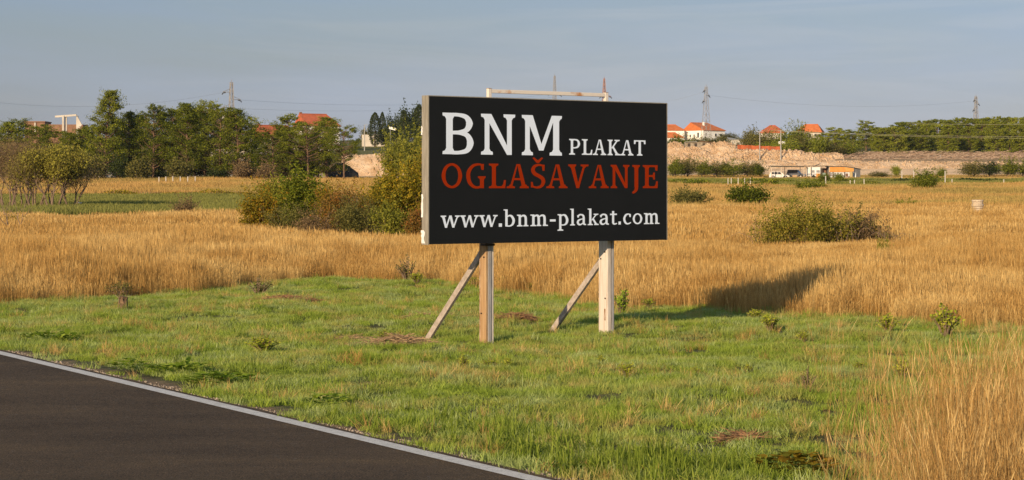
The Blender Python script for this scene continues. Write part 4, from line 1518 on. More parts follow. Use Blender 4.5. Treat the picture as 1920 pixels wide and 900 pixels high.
for i, (px, D, ty, wpx, v, lab) in enumerate((
        (1262, 432, 298, 40, 1, 'green scrub bush nearest the billboard edge'), (1288, 438, 297, 44, 3, 'second scrub bush from the billboard'), (1316, 436, 300, 44, 1, 'third scrub bush from the billboard'), (1345, 438, 303, 44, 3, 'fourth scrub bush from the billboard'),
        (1375, 436, 302, 44, 1, 'scrub bush at the middle of the low hedge'), (1402, 438, 304, 40, 3, 'scrub bush near the end of the low hedge'), (1425, 437, 304, 34, 1, 'last scrub bush of the low hedge, by the carport'),
        (1825, 445, 303, 44, 3, 'dull olive bush at the near end of the far hedge'), (1856, 445, 302, 44, 0, 'brownish bush in the far hedge'), (1888, 440, 298, 50, 1, 'largest green bush of the far hedge'), (1918, 440, 300, 50, 1, 'green bush of the far hedge cut by the photo edge'), (1950, 440, 300, 50, 3, 'olive bush at the outer end of the far hedge'),
        (1763, 440, 314, 18, 1, 'tiny dark bush on the reddish slope'), (1680, 445, 310, 20, 4, 'small green sapling on the reddish slope'), (1545, 322, 325, 26, 4, 'bright green shrub in front of the caravan door'), (1573, 320, 325, 22, 4, 'bright green sapling in front of the orange awning'), (1648, 415, 322, 34, 3, 'low bush beside the awning hut'))):
    p = on(px, D)
    h_ = max(.8, Zat(ty, D) - p.z)
    put_shrub(RND[v], 'shrub', px, D, lab, 'scrub along the far edge of the fields', 'shrub', s=(1.3 * wpx * mpp(D) / 8, wpx * mpp(D) / 8, h_ / 8))


# vine rows -------------------------------------------------------------------
def vine_row(px0, px1, D, h_, nl_, m_, lab, seed, D1=None, leaf=.3):
    rg = np.random.default_rng(seed)
    D1 = D1 or D
    tt = rg.random(nl_)
    Dd = D + (D1 - D) * tt
    x = X(px0, D) + (X(px1, D1) - X(px0, D)) * tt
    hh = h_ * (.65 + .35 * np.sin(x * .9) * np.sin(x * .37 + 1)) * (.8 + .4 * rg.random(nl_))
    y = Dd + rg.normal(size=nl_) * .35
    C = np.stack([x, y, T(x, y) + hh * rg.random(nl_) ** .7], 1)
    o_ = bpy.data.objects.new('vine_row', None)
    V, Q = leaves(C, leaf * (.6 + .8 * rg.random(nl_)), .6, .4, rg)
    p0 = np.array([C[:, 0].mean(), C[:, 1].mean(), C[:, 2].min()])
    e_ = empty('vine_row', tuple(p0), 0, lab, 'vines', 'vine rows')
    link(bpy.data.objects.new('foliage', npmesh('vine_foliage', V - p0, Q, m=m_, tint=np.repeat(rg.random(nl_), 4))), e_)
    st_ = MB()
    nst = 60
    for i in range(nst):
        u = i / nst
        xx = X(px0, D) + (X(px1, D1) - X(px0, D)) * u
        yy = D + (D1 - D) * u
        zz = Tz(xx, yy)
        st_.tube([(xx - p0[0], yy - p0[1], zz - p0[2] - .1), (xx - p0[0], yy - p0[1], zz - p0[2] + h_ * .7)], .03, 4, cap=False)
    tag(st_.build('stem', M_twig, e_), kind='stuff')
    return e_


vine_row(1230, 1600, 322, .6, 5200, M_green, 'farthest and darkest row of vines, just before the carport', 700)
vine_row(1230, 1460, 297, .95, 3600, M_green, 'bright green vine row nearest the dry grass by the billboard', 701)
vine_row(1600, 2120, 332, .55, 4200, M_dark, 'thin dark green vine row running past the single round bush', 702)
vine_row(1560, 2120, 302, .6, 3600, M_lgreen, 'yellow-green vine row in front of the thin dark one', 703)
vine_row(195, 470, 234, .7, 1700, M_gold, 'yellowing vine row behind the green field', 704, leaf=.22)

# fence stakes ------------------------------------------------------------------
M_stake = mat('pale_concrete', (.55, .50, .45), (.42, .37, .32), .9, 3)
sm = MB().box((0, 0, .62), (.12, .12, 1.5)).mesh('stake', M_stake)
for i, px in enumerate((298, 311, 324, 338, 352, 366)):
    p = on(px, 300)
    o = link(bpy.data.objects.new('fence_post', sm))
    o.location = p
    tag(o, ['first', 'second', 'third', 'fourth', 'fifth', 'sixth'][i] + ' pale stake from the tallest pine, in the row on the dry strip', 'post', 'pale stakes on the dry strip')
for i, px in enumerate((1371, 1384, 1396, 1407, 1365)):
    D = 292
    p = on(px, D)
    o = link(bpy.data.objects.new('fence_post', sm))
    o.location = p
    o.scale = (.9, .9, .85)
    tag(o, 'short pale stake at the edge of the bright green vine row', 'post', 'short stakes by the vine row')
for i, (px, D, s, lab) in enumerate(((1691, 336, 1.2, 'stout pale post left of the single round bush'), (1713, 336, 1.3, 'thick pale post hidden partly by the single round bush'), (1772, 298, 1.5, 'lone leaning white stake right of the single round bush'),
                                     (1785, 298, .7, 'short stake beside the leaning white stake'), (1620, 298, .7, 'short stake in front of the awning hut'), (1602, 298, .6, 'short stake below the orange awning'), (1594, 298, .6, 'short stake left of the other stakes before the hut'), (1548, 298, 1.0, 'stake in front of the caravan'),
                                     (1882, 298, .7, 'small pale stake by the thin dark vine row near the photo edge'))):
    p = on(px, D)
    o = link(bpy.data.objects.new('fence_post', sm))
    o.location = p
    o.scale = (1, 1, s)
    tag(o, lab, 'post', 'stakes at the vine rows')

# pale fence and store behind the pines
M_wallp = mat('pale_render', (.55, .50, .44), (.44, .39, .33), .9, .6)
M_brick = mat('brick_wall', (.25, .14, .085), (.19, .10, .06), .9, 1.5)
fw = empty('pale_fence', on(330, 372), 0, 'pale fence with white posts seen between the trunks of the pines', 'fence')
f0 = on(330, 372)
for i in range(24):
    px = 186 + i * 14
    q = on(px, 372)
    MB().box(q - f0 + Vector((0, 0, 1.2)), (.22, .22, 2.6)).build('post', M_stake, fw)
for zz in (.9, 1.9):
    a_ = on(180, 372) - f0
    b_ = on(510, 372) - f0
    MB().bar(a_ + Vector((0, -.15, zz)), b_ + Vector((0, -.15, zz)), .06, .14).build('rail', M_stake, fw)
M_wallw = mat('white_render', (.86, .82, .76), (.78, .73, .66), .85, .5)
for (px0, px1, D, zb, zt, m_, nm, lab, cat) in (
        (188, 230, 378, 308, 288, M_brick, 'brick_shed', 'low brick shed glimpsed between the trunks left of the thin pine', 'shed'), (196, 214, 374, 311, 300, M_wallw, 'small_trailer', 'small white trailer parked behind the dark evergreen bush', 'trailer'),
        (395, 470, 380, 304, 282, M_wallp, 'store_building', 'pale low store building behind the pine trunks at the pylon', 'building')):
    x0, x1 = X(px0, D), X(px1, D)
    gzz = Tz((x0 + x1) / 2, D)
    h_ = Zat(zt, D) - gzz
    e_ = empty(nm, ((x0 + x1) / 2, D, gzz), 0, lab, cat)
    MB().box((0, 2, h_ / 2), (x1 - x0, 4, h_)).build('wall', m_, e_)
    MB().box((0, 2, h_ + .1), (x1 - x0 + .5, 4.6, .2)).build('roof', M_postg, e_)
    for q in (-.25, .25):
        MB().box((q * (x1 - x0), -.02, h_ * .5), (.8, .06, .9)).build('window', M_darkst, e_)

# ------------------------------------------------------------------ houses
M_roof = mat('orange_roof_tiles', (.58, .17, .05), (.45, .12, .035), .85, 1.2, .3, 6)
M_roofr = mat('red_roof_tiles', (.48, .12, .05), (.36, .09, .04), .85, 1.2, .3, 6)
M_glass, n, l = newmat('window_glass')
n['Principled BSDF'].inputs['Base Color'].default_value = (.03, .03, .035, 1)
n['Principled BSDF'].inputs['Roughness'].default_value = .1


def house(name, px, D, rot, L_, W_, hw, hr, lab, wall=M_wallw, roof=M_roof, hipA=0.0, hipB=0.0, wins=(), chim=(), base=None, shift=0.0, over=.35):
    """ridge along local x; gable ends at -L/2 (A) and +L/2 (B); wins = (face, along, z, w, h)"""
    p = on(px, D)
    e_ = empty(name, (p.x, p.y, p.z if base is None else base), rot, lab, 'house')
    m_ = MB()
    hwid = W_ / 2
    V = [(-L_ / 2, -hwid, -1), (L_ / 2, -hwid, -1), (L_ / 2, hwid, -1), (-L_ / 2, hwid, -1), (-L_ / 2, -hwid, hw), (L_ / 2, -hwid, hw), (L_ / 2, hwid, hw), (-L_ / 2, hwid, hw)]
    Fa = [(0, 1, 5, 4), (1, 2, 6, 5), (2, 3, 7, 6), (3, 0, 4, 7)]
    if not hipA:
        V.append((-L_ / 2, shift, hw + hr - .12))
        Fa.append((7, 4, len(V) - 1))
    if not hipB:
        V.append((L_ / 2, shift, hw + hr - .12))
        Fa.append((5, 6, len(V) - 1))
    m_.add(V, Fa).build('wall', wall, e_)
    ra, rb = -L_ / 2 + hipA - (0 if hipA else .15), L_ / 2 - hipB + (0 if hipB else .15)
    xa, xb = -L_ / 2 - (over if hipA else .15), L_ / 2 + (over if hipB else .15)
    yl, yr = -hwid - over, hwid + over
    zo = hw - hr / hwid * over * .6
    t = .18
    V = [(xa, yl, zo), (xb, yl, zo), (xb, yr, zo), (xa, yr, zo), (ra, shift, hw + hr), (rb, shift, hw + hr)]
    V += [(v[0], v[1], v[2] - t) for v in V]
    Fa = [(0, 1, 5, 4), (2, 3, 4, 5), (0, 4, 3), (1, 2, 5), (6, 10, 11, 7), (8, 11, 10, 9), (0, 6, 7, 1), (1, 7, 8, 2), (2, 8, 9, 3), (3, 9, 6, 0)]
    rf = MB().add(V, Fa).build('roof', roof, e_)
    MB().bar((ra, shift, hw + hr + .03), (rb, shift, hw + hr + .03), .3, .12).build('ridge_tiles', roof, rf)
    for (cx_, cy_, zt) in chim:
        MB().box((cx_, cy_, hw + hr * .5 + zt / 2), (.7, .6, hr + zt)).build('chimney', M_brick if roof is M_roofr else M_wallw, rf)
    for (fc, al, z_, ww, hh) in wins:
        if fc == 'A':
            c, d_, g_ = (-L_ / 2 - .03, al, z_), (.06, ww + .2, hh + .2), (.04, ww, hh)
            off = Vector((-.03, 0, 0))
        elif fc == 'B':
            c, d_, g_ = (L_ / 2 + .03, al, z_), (.06, ww + .2, hh + .2), (.04, ww, hh)
            off = Vector((.03, 0, 0))
        else:
            c, d_, g_ = (al, -hwid - .03, z_), (ww + .2, .06, hh + .2), (ww, .04, hh)
            off = Vector((0, -.03, 0))
        f_ = MB().box(c, d_).build('window', wall, e_)
        MB().box(Vector(c) + off, g_).build('pane', M_glass, f_)
    return e_


# houses beyond the pines on the left
house('house', 508, 600, R(38), 11, 6.6, 4.2, 3.2, 'low white house with red roof and chimney behind the pines', roof=M_roofr, chim=((-3.6, .6, .5),), base=Zat(284, 600), wins=(('A', 0, 2.6, .8, 1.0),))
house('house', 594, 640, R(32), 11.5, 7.5, 6.6, 3.4, 'larger two-storey white house with long red roof above the pines', roof=M_roofr, base=Zat(276, 640), wins=(('A', 1, 5, .8, 1.2), ('A', -1.4, 3, .8, 1.2)), chim=((-5.2, .4, .5),), hipB=2.5)
# houses on the right ridge
house('house', 1320, 800, R(40), 11.5, 10.6, 4.2, 2.8, 'white house with orange roof, gable wall and small dark windows behind the lattice mast', base=Zat(265, 800), hipB=2.5, shift=1.2,
      wins=(('A', 1.2, 4.9, .55, .9), ('A', 1.4, 1.9, .6, 1.1), ('A', -.6, 1.8, .6, 1.4), ('A', -2.7, 2.2, .9, 1.9), ('S', 0.8, 2.3, .9, 1.0), ('S', 3.6, 2.3, .9, 1.0)), chim=((-1.5, -1.4, .2),))
house('house', 1252, 800, R(6), 11.0, 9, 4.2, 2.1, 'white house with hipped orange roof cut off by the billboard edge', base=Zat(265, 800), hipA=2.5, hipB=2.5, wins=(('S', .9, 2.6, .7, 1.0),))
house('house', 1255, 785, R(6), 9.5, 5, 1.7, 1.7, 'low annex with orange roof in front of the hipped house', base=Zat(265.5, 785), hipA=1.5, hipB=2.5, wins=(('S', .8, .8, .5, 1.2),))
house('house', 1449, 720, R(-12), 8.2, 8, 3.0, 2.4, 'house with reddish hipped roof half hidden by olive trees', base=Zat(265, 720), hipA=3, hipB=3.2, roof=M_roofr, wall=M_wallp)
house('house', 1519, 700, R(-16), 8.0, 6.5, 3.2, 2.4, 'beige house with bright orange hipped roof among bushes', base=Zat(265, 700), hipA=2.2, hipB=1.4, wall=M_wallp, wins=(('S', .4, 1.9, .8, .9), ('S', 2.2, 1.9, .7, .9)))

# long low sheds and wall
M_greyroof = mat('grey_sheet_roof', (.36, .34, .30), (.27, .25, .22), .8, 1)
e_ = empty('long_shed', (X(1391, 650), 650, Zat(271, 650)), R(-8), 'long low shed with grey sheet roof above the rubble', 'shed')
MB().box((0, 0, .6), (8.6, 4, 1.6)).build('wall', M_wallp, e_)
MB().add([(-4.6, -2.3, 1.5), (3.2, -2.3, 1.5), (4.4, 2.3, 1.0), (-4.6, 2.3, 2.3), (-4.6, -2.3, 1.35), (3.2, -2.3, 1.35), (4.4, 2.3, .85), (-4.6, 2.3, 2.15)],
         [(0, 1, 2, 3), (4, 7, 6, 5), (0, 4, 5, 1), (1, 5, 6, 2), (2, 6, 7, 3), (3, 7, 4, 0)]).build('roof', M_greyroof, e_)
M_crate0 = mat('rough_stone_wall', (.34, .27, .20), (.22, .17, .12), .9, 1.2, .4)
e_ = empty('ruined_shed', (X(1310, 630), 630, Zat(277, 630)), 0, 'low ruined stone shed with sagging rusty roof sheets behind the rubble', 'shed')
MB().box((0, 0, .7), (8.4, 3, 1.9)).build('wall', M_crate0, e_)
MB().box((-2.4, -.3, 1.75), (3.6, 3.4, .14), Matrix.Rotation(R(-3), 3, 'Y')).build('roof', M_greyroof, e_)
MB().box((2.2, -.3, 1.68), (3.8, 3.4, .14), Matrix.Rotation(R(5), 3, 'Y')).build('roof', M_brick, e_)
for q in (-3, -1, 1.4, 3.2):
    MB().box((q, -1.53, .75), (.8, .08, 1.1)).build('opening', M_darkst, e_)

# orange netting
M_net = mat('orange_plastic_netting', (.42, .10, .03), (.33, .08, .03), .8, 2, .2)
p0 = on(1422, 560)
e_ = empty('orange_netting_fence', p0, 0, 'long strip of orange-red netting fence on top of the rubble bank', 'fence')
q0, q1 = X(1383, 560) - p0.x, X(1462, 560) - p0.x
zA, zB = Zat(271.5, 560) - p0.z, Zat(275, 560) - p0.z
nseg = 12
V, Fa = [], []
for i in range(nseg + 1):
    u = i / nseg
    xx = q0 + (q1 - q0) * u
    yy = .25 * math.sin(i * 1.9)
    zt = zA + (zB - zA) * u + .08 * math.sin(i * 2.3)
    V += [(xx, yy, zt - 1.15), (xx, yy, zt)]
Fa = [(2 * i, 2 * i + 2, 2 * i + 3, 2 * i + 1) for i in range(nseg)]
net = MB().add(V, Fa).build('netting', M_net, e_)
md = net.modifiers.new('s', 'SOLIDIFY')
md.thickness = .04
for i in range(0, nseg + 1, 2):
    MB().box((V[2 * i][0], V[2 * i][1] + .08, V[2 * i + 1][2] - .9), (.1, .1, 2.2)).build('post', M_brick, e_)

# white tank
e_ = empty('white_tank', (X(1466, 575), 575, Zat(274, 575)), 0, 'small white tank lying beside the end of the orange netting', 'tank')
MB().tube([(-1.0, 0, .75), (-.85, 0, .75), (.85, 0, .75), (1.0, 0, .75)], [.25, .55, .55, .25], 12).build('drum', M_wallw, e_, smooth=True)
for q in (-.6, .6):
    MB().box((q, 0, .1), (.2, .8, .7)).build('leg', M_stake, e_)

# ------------------------------------------------------------------ rubble
M_rock, n, l = newmat('pink_limestone_rubble')
b = n['Principled BSDF']
b.inputs['Roughness'].default_value = .95
b.inputs['Specular IOR Level'].default_value = .1
t = n.new('ShaderNodeTexCoord')
l.new(rmp(noise(.35, 8, .7), [(.32, (.44, .27, .14)), (.5, (.68, .46, .28)), (.66, (.82, .61, .41))]), b.inputs['Base Color'])
bp = n.new('ShaderNodeBump')
bp.inputs['Strength'].default_value = 1
bp.inputs['Distance'].default_value = .8
l.new(noise(.9, 8, .75), bp.inputs['Height'])
l.new(bp.outputs['Normal'], b.inputs['Normal'])


def mound(name, pxa, pxb, D, peaks, depth, lab, cat='rubble', m_=M_rock, rough_=.22, nx=110, ny=30, seed=0, chunks=700, csz=.40):
    """heap whose crest follows peaks = [(px, py)]"""
    rg = np.random.default_rng(seed)
    xs = np.linspace(X(pxa, D), X(pxb, D), nx)
    ys = np.linspace(-depth / 2, depth / 2, ny)
    cx = np.array([X(q[0], D) for q in peaks])
    cz = np.array([Zat(q[1], D) for q in peaks])
    x0 = (xs[0] + xs[-1]) / 2
    z0_ = Tz(x0, D - depth / 2)
    e_ = empty(name, (x0, D, z0_), 0, lab, cat)
    V = []
    top = np.interp(xs, cx, cz)
    for j, yy in enumerate(ys):
        pr_ = max(0, 1 - abs(yy / (depth / 2)) ** 1.3)
        g0 = T(xs, np.full(nx, D + yy)) - .5
        zz = g0 + (np.maximum(top - g0, 0)) * pr_
        zz = zz + rough_ * pr_ * (np.sin(xs * 1.1 + yy) * np.sin(yy * 1.7 + xs * .4) + rg.normal(size=nx) * .5)
        V.append(np.stack([xs - x0, np.full(nx, yy), zz - z0_], 1))
    V = np.stack(V, 0)
    q_ = (np.arange(ny - 1)[:, None] * nx + np.arange(nx - 1)[None]).ravel()
    link(bpy.data.objects.new('heap', npmesh('heap', V.reshape(-1, 3), np.stack([q_, q_ + 1, q_ + nx + 1, q_ + nx], 1), m=m_)), e_)
    # loose stones
    k_ = rg.integers(0, (ny // 2 + 2) * nx, chunks)
    base_ = V.reshape(-1, 3)[k_]
    s = csz * (.35 + rg.random(chunks) ** 3 * 1.6)
    oc = np.array([[1, 0, 0], [-1, 0, 0], [0, 1, 0], [0, -1, 0], [0, 0, 1], [0, 0, -1.]])
    of = np.array([[0, 2, 4], [2, 1, 4], [1, 3, 4], [3, 0, 4], [2, 0, 5], [1, 2, 5], [3, 1, 5], [0, 3, 5]])
    VV = base_[:, None] + oc[None] * s[:, None, None] * .5 * (.6 + .8 * rg.random((chunks, 6, 1)))
    FF = (of[None] + np.arange(chunks)[:, None, None] * 6).reshape(-1, 3)
    tag(link(bpy.data.objects.new('loose_stones', npmesh('loose_stones', VV.reshape(-1, 3), None, FF, m=M_rock)), e_), kind='stuff')
    return e_


mound('rubble_heap', 1225, 1305, 575, [(1225, 275), (1245, 272), (1262, 266), (1276, 268), (1286, 276), (1305, 285)], 12, 'low double-humped rubble heap next to the billboard', seed=1)
mound('rubble_heap', 1296, 1392, 585, [(1296, 284), (1315, 275), (1335, 270), (1352, 264), (1366, 266), (1378, 273), (1392, 284)], 13, 'highest pointed heap of pale rubble', seed=2)
mound('rubble_heap', 1270, 1330, 560, [(1270, 285), (1285, 277), (1305, 275), (1320, 280), (1330, 287)], 9, 'middle rubble heap between the two larger ones', seed=3)
mound('rubble_bank', 1360, 1560, 545, [(1360, 290), (1380, 283), (1405, 281), (1440, 282), (1470, 283), (1500, 284), (1530, 289), (1560, 292)], 12, 'long bank of broken stones below the orange netting', seed=4, chunks=1500, csz=.6)
mound('rubble_bank', 1200, 1390, 530, [(1200, 292), (1250, 291), (1290, 290), (1330, 292), (1390, 294)], 10, 'rough stone bank below the rubble heaps', seed=5, chunks=1100, csz=.55)
mound('rubble_bank', 1290, 2000, 505, [(1290, 306), (1400, 301), (1500, 300), (1560, 301), (1640, 302), (1700, 302.5), (1800, 303), (1860, 304), (2000, 304)], 12, 'long low sandy bank below the pine belt', seed=6, nx=300, chunks=1800, csz=.35, rough_=.16)
mound('rubble_bank', 640, 800, 470, [(640, 292), (700, 288), (740, 286), (800, 288)], 14, 'smooth sandy embankment behind the golden bushes', seed=7, rough_=.12, chunks=200, csz=.4)
mound('rubble_heap', 1540, 1580, 560, [(1540, 290), (1555, 285.5), (1568, 286), (1580, 290)], 6, 'small pale stone heap near the open end of the pine belt', seed=8, chunks=120)
M_black = mat('black_sheeting', (.035, .028, .022), (.02, .016, .013), .9, 2, .3)
mound('black_mound', 612, 672, 400, [(612, 322), (622, 312), (632, 305), (642, 305), (655, 311), (664, 318), (672, 324)], 4, 'dark arched mound on the sandy yard beyond the last pine', 'mound', M_black, .05, seed=9, chunks=20, csz=.3)
# brush lying along the top of the sandy slope
deb = MB()
for i in range(900):
    px = random.uniform(1540, 1930)
    D = 585 + random.uniform(-40, 34)
    p = on(px, D)
    a_ = random.uniform(-.5, .5)
    L_ = random.uniform(.6, 2.4)
    deb.bar(p + Vector((0, 0, random.uniform(.1, .6))), p + Vector((L_ * math.cos(a_), L_ * math.sin(a_), random.uniform(.1, .9))), .10, .08)
o = deb.build('cleared_brush', mat('dead_brush', (.16, .085, .05), (.42, .32, .24), .9, 2))
tag(o, 'cleared dead brush strewn along the top of the sandy bank', kind='stuff')

# ------------------------------------------------------------------ pylons, masts, poles, cables
M_steel = mat('galvanised_steel', (.30, .28, .27), (.22, .20, .19), .7, 3)
M_steelr = mat('reddish_steel', (.34, .19, .16), (.28, .16, .14), .7, 3)
M_ins = mat('insulator', (.05, .05, .055), None, .5)
M_cable = mat('bright_cable', (.28, .27, .17), None, .6)
M_cabled = mat('dull_cable', (.24, .25, .27), None, .6)


def lattice(name, px, D, topy, basey, wtop, wbase, arms, lab, m_=M_steel, r=.09, rot=25):
    zb, zt = Zat(basey, D), Zat(topy, D)
    H = zt - zb
    e_ = empty(name, (X(px, D), D, zb), R(rot), lab, 'pylon')
    nl_ = max(6, int(H / 2.2))
    lv = [H * (1 - (1 - i / nl_) ** 1.15) for i in range(nl_ + 1)]
    wd = lambda z: (wbase + (wtop - wbase) * (z / H) ** .8) / 2
    cs = [(-1, -1), (1, -1), (1, 1), (-1, 1)]
    for cx_, cy_ in cs:
        MB().tube([(cx_ * wd(0), cy_ * wd(0), 0), (cx_ * wd(H * .5), cy_ * wd(H * .5), H * .5), (cx_ * wd(H), cy_ * wd(H), H)], r, 4).build('leg', m_, e_)
    bm_ = MB()
    for i in range(nl_):
        a_, b_ = lv[i], lv[i + 1]
        for k in range(4):
            c0, c1_ = cs[k], cs[(k + 1) % 4]
            bm_.tube([(c0[0] * wd(a_), c0[1] * wd(a_), a_), (c1_[0] * wd(b_), c1_[1] * wd(b_), b_)], r * .55, 3, cap=False)
            bm_.tube([(c1_[0] * wd(a_), c1_[1] * wd(a_), a_), (c0[0] * wd(b_), c0[1] * wd(b_), b_)], r * .55, 3, cap=False)
            bm_.tube([(c0[0] * wd(a_), c0[1] * wd(a_), a_), (c1_[0] * wd(a_), c1_[1] * wd(a_), a_)], r * .55, 3, cap=False)
    tag(bm_.build('bracing', m_, e_), kind='stuff')
    for (ay, side, ln) in arms:
        z = Zat(ay, D) - zb
        am = MB()
        am.tube([(side * wd(z), -wd(z), z), (side * ln, 0, z + .1)], r * .8, 4)
        am.tube([(side * wd(z), wd(z), z), (side * ln, 0, z + .1)], r * .8, 4)
        am.tube([(side * wd(z), 0, z + 1.0), (side * ln, 0, z + .1)], r * .7, 4)
        ao = am.build('arm', m_, e_)
        for q, dx in ((1, -.0), (1, .0)):
            pass
        MB().tube([(side * (ln - .9), 0, z - .05), (side * (ln - .05), 0, z - .28)], .17, 5).build('insulator', M_ins, ao)
        MB().tube([(side * (ln + .0), 0, z - .28), (side * (ln + .25), 0, z - .75)], .15, 5).build('insulator', M_ins, ao)
    MB().box((0, 0, H + .25), (.12, .12, .9)).build('tip', m_, e_)
    return e_


lattice('lattice_pylon', 434, 640, 154, 290, .7, 2.6, ((173, -1, 2.7), (187, 1, 2.9), (202, -1, 3.0)), 'grey lattice pylon rising out of the pine wood', M_steel, .10)
lattice('lattice_pylon', 1324, 770, 162, 266, .6, 2.9, ((170, -1, 1.4), (179, 1, 1.8), (190, -1, 1.8)), 'slim lattice pylon in front of the white house with the orange roof', M_steel, .085, rot=40)
lattice('lattice_pylon', 1040, 900, 142, 270, .5, 3.2, ((176, -1, 2.8), (178, 1, 3.0)), 'pale lattice pylon seen through the top frame of the billboard', M_steel, .08)
lattice('lattice_pylon', 1133, 820, 147, 270, .4, 3.4, ((181, 1, 3.0), (181, -1, 1.8)), 'reddish lattice pylon directly behind the billboard frame corner', M_steelr, .11)
lattice('lattice_pylon', 1830, 900, 180, 262, .7, 2.4, ((188, -1, 1.2), (195, 1, 1.7), (206, -1, 1.5)), 'distant lattice pylon above the pine belt', M_steel, .10)


def pole(px, D, topy, r, m_, nm, lab, cat='pole', arm=0):
    p = on(px, D)
    h_ = Zat(topy, D) - p.z
    e_ = empty(nm, p, 0, lab, cat)
    MB().tube([(0, 0, -.3), (0, 0, h_)], [r * 1.2, r * .8], 8).build('shaft', m_, e_)
    if arm < 0:
        return e_
    if arm:
        MB().bar((-arm, 0, h_ - .15), (arm, 0, h_ - .15), .12, .12).build('crossarm', m_, e_)
    else:
        MB().bar((0, 0, h_ - .05), (.9, 0, h_ + .05), .16, .10).build('head', m_, e_)
    return e_


M_pole = mat('grey_pole', (.36, .34, .31), (.30, .28, .26), .8, 2)
pole(683.5, 640, 234, .15, M_pole, 'lamp_post', 'thin grey lamp post before the beige wall and dark cypress', 'lamp post')
pole(1424.5, 540, 246, .13, M_pole, 'utility_pole', 'grey utility pole below the reddish roof', 'pole', .8)
pole(1464, 540, 244, .15, M_pole, 'utility_pole', 'grey utility pole beside the white tank', 'pole', .8)
pole(1763, 560, 290, .08, M_pole, 'utility_pole', 'thin short post standing on the sandy slope', 'post', -1)


def cable(a_, b_, sag, r, m_, lab, nm='overhead_cable', group='overhead cables'):
    a_, b_ = Vector(a_), Vector(b_)
    P_ = [a_.lerp(b_, i / 16) - Vector((0, 0, sag * 4 * (i / 16) * (1 - i / 16))) for i in range(17)]
    m_2 = MB()
    c = a_.lerp(b_, .5)
    m_2.tube([q - c for q in P_], r, 4)
    o_ = m_2.build(nm, m_)
    o_.location = c
    tag(o_, lab, 'cable', group)


def PT(px, py, D):
    return (X(px, D), D, Zat(py, D))


cable(PT(1424, 243, 540), PT(2060, 256, 500), .6, .032, M_cable, 'pale cable starting at the pole below the reddish roof')
cable(PT(1464, 246, 540), PT(2060, 260, 495), .5, .032, M_cable, 'lower pale cable crossing the pine belt')
cable(PT(1700, 232, 480), PT(2060, 233, 470), .1, .03, M_cable, 'upper pale cable crossing the crowns of the pine belt')
for (a_, b_, lab) in ((PT(446, 187, 640), PT(1031, 176, 900), 'thin cable from the grey pylon arm toward the billboard'), (PT(418, 202, 640), PT(1045, 181, 900), 'lowest thin cable from the grey pylon'), (PT(419, 173, 640), PT(-60, 186, 560), 'thin cable leaving the grey pylon over the wood'),
                      (PT(1332, 179, 770), PT(1820, 190, 900), 'thin cable between the two distant pylons'), (PT(1140, 181, 820), PT(1318, 172, 770), 'thin cable from the billboard corner to the slim pylon')):
    cable(a_, b_, 3, .022, M_cabled, lab)

# beige wall and small sign by the cypresses
p = on(703, 700)
e_ = empty('beige_wall', p, 0, 'beige yard wall below the cypresses', 'wall')
h_ = Zat(253, 700) - p.z
MB().box((0, 0, h_ / 2 - .2), (8.6, .4, h_ + .4)).build('panel', M_wallp, e_)
MB().box((0, 0, h_ + .06), (8.7, .5, .1)).build('coping', M_stake, e_)
p = on(735, 640)
h_ = Zat(238, 640) - p.z
e_ = empty('small_sign', p, 0, 'small tilted white sign on a post among dark trees', 'sign')
MB().tube([(-.5, 0, -.2), (-.5, 0, h_)], .07, 6).build('post', M_pole, e_)
MB().box((.1, 0, h_ - .45), (2.0, .06, .75), Matrix.Rotation(R(14), 3, 'Y')).build('board', M_wallw, e_)

# concrete frame and brick building above the wood
D = 420
e_ = empty('concrete_frame', (X(128, D), D, Zat(262, D)), 0, 'unfinished white concrete frame of posts and beam above the pines', 'building')
zz = lambda py: Zat(py, D) - Zat(262, D)
xx_ = lambda px: X(px, D) - X(128, D)
for (px, w__) in ((118.5, .35), (122.5, .42), (144, .35)):
    MB().box((xx_(px), 0 if px < 120 else .5, zz(216.5) / 2), (w__, .4, zz(216.5))).build('column', M_wallp, e_)
MB().bar((xx_(103), .2, zz(218.6)), (xx_(143), .2, zz(215.8)), .42, .36).build('beam', M_wallp, e_)
MB().add([(xx_(144.5), -.2, zz(216.5)), (xx_(154), -.2, zz(234)), (xx_(150), -.2, zz(240)), (xx_(144.5), -.2, zz(240)), (xx_(144.5), .2, zz(216.5)), (xx_(154), .2, zz(234)), (xx_(150), .2, zz(240)), (xx_(144.5), .2, zz(240))],
         [(0, 3, 2, 1), (4, 5, 6, 7), (0, 1, 5, 4), (1, 2, 6, 5), (2, 3, 7, 6), (3, 0, 4, 7)]).build('gable_wall', M_wallp, e_)
D = 440
e_ = empty('brick_building', (X(92, D), D, Zat(268, D)), 0, 'flat red-brown brick building partly hidden behind the pines', 'building')
h_ = Zat(229, D) - Zat(268, D)
h2 = Zat(233, D) - Zat(268, D)
MB().box((X(65, D) - X(92, D), 3, h_ / 2), (X(84, D) - X(46, D), 6, h_)).build('wall', M_brick, e_)
MB().box((X(65, D) - X(92, D), 3, h_ + .1), (X(85, D) - X(45, D), 6.4, .2)).build('roof', M_brick, e_)
MB().box((X(120, D) - X(92, D), 4, h2 / 2), (X(152, D) - X(85, D), 6, h2)).build('wall', M_brick, e_)
MB().box((X(66, D) - X(92, D), -.1, h_ - 1.2), (.3, .3, 2.2)).build('pillar', M_wallp, e_)
# pale silo beside the left pylon
p_ = PT(421, 222, 660)
e_ = empty('pale_tower', p_, 0, 'short pale block tower beside the grey pylon', 'tower')
MB().box((0, 0, -2), (1.3, 1.3, 8)).build('shaft', M_wallw, e_)
MB().box((0, 0, 2.1), (1.6, 1.6, .25)).build('cap', M_stake, e_)

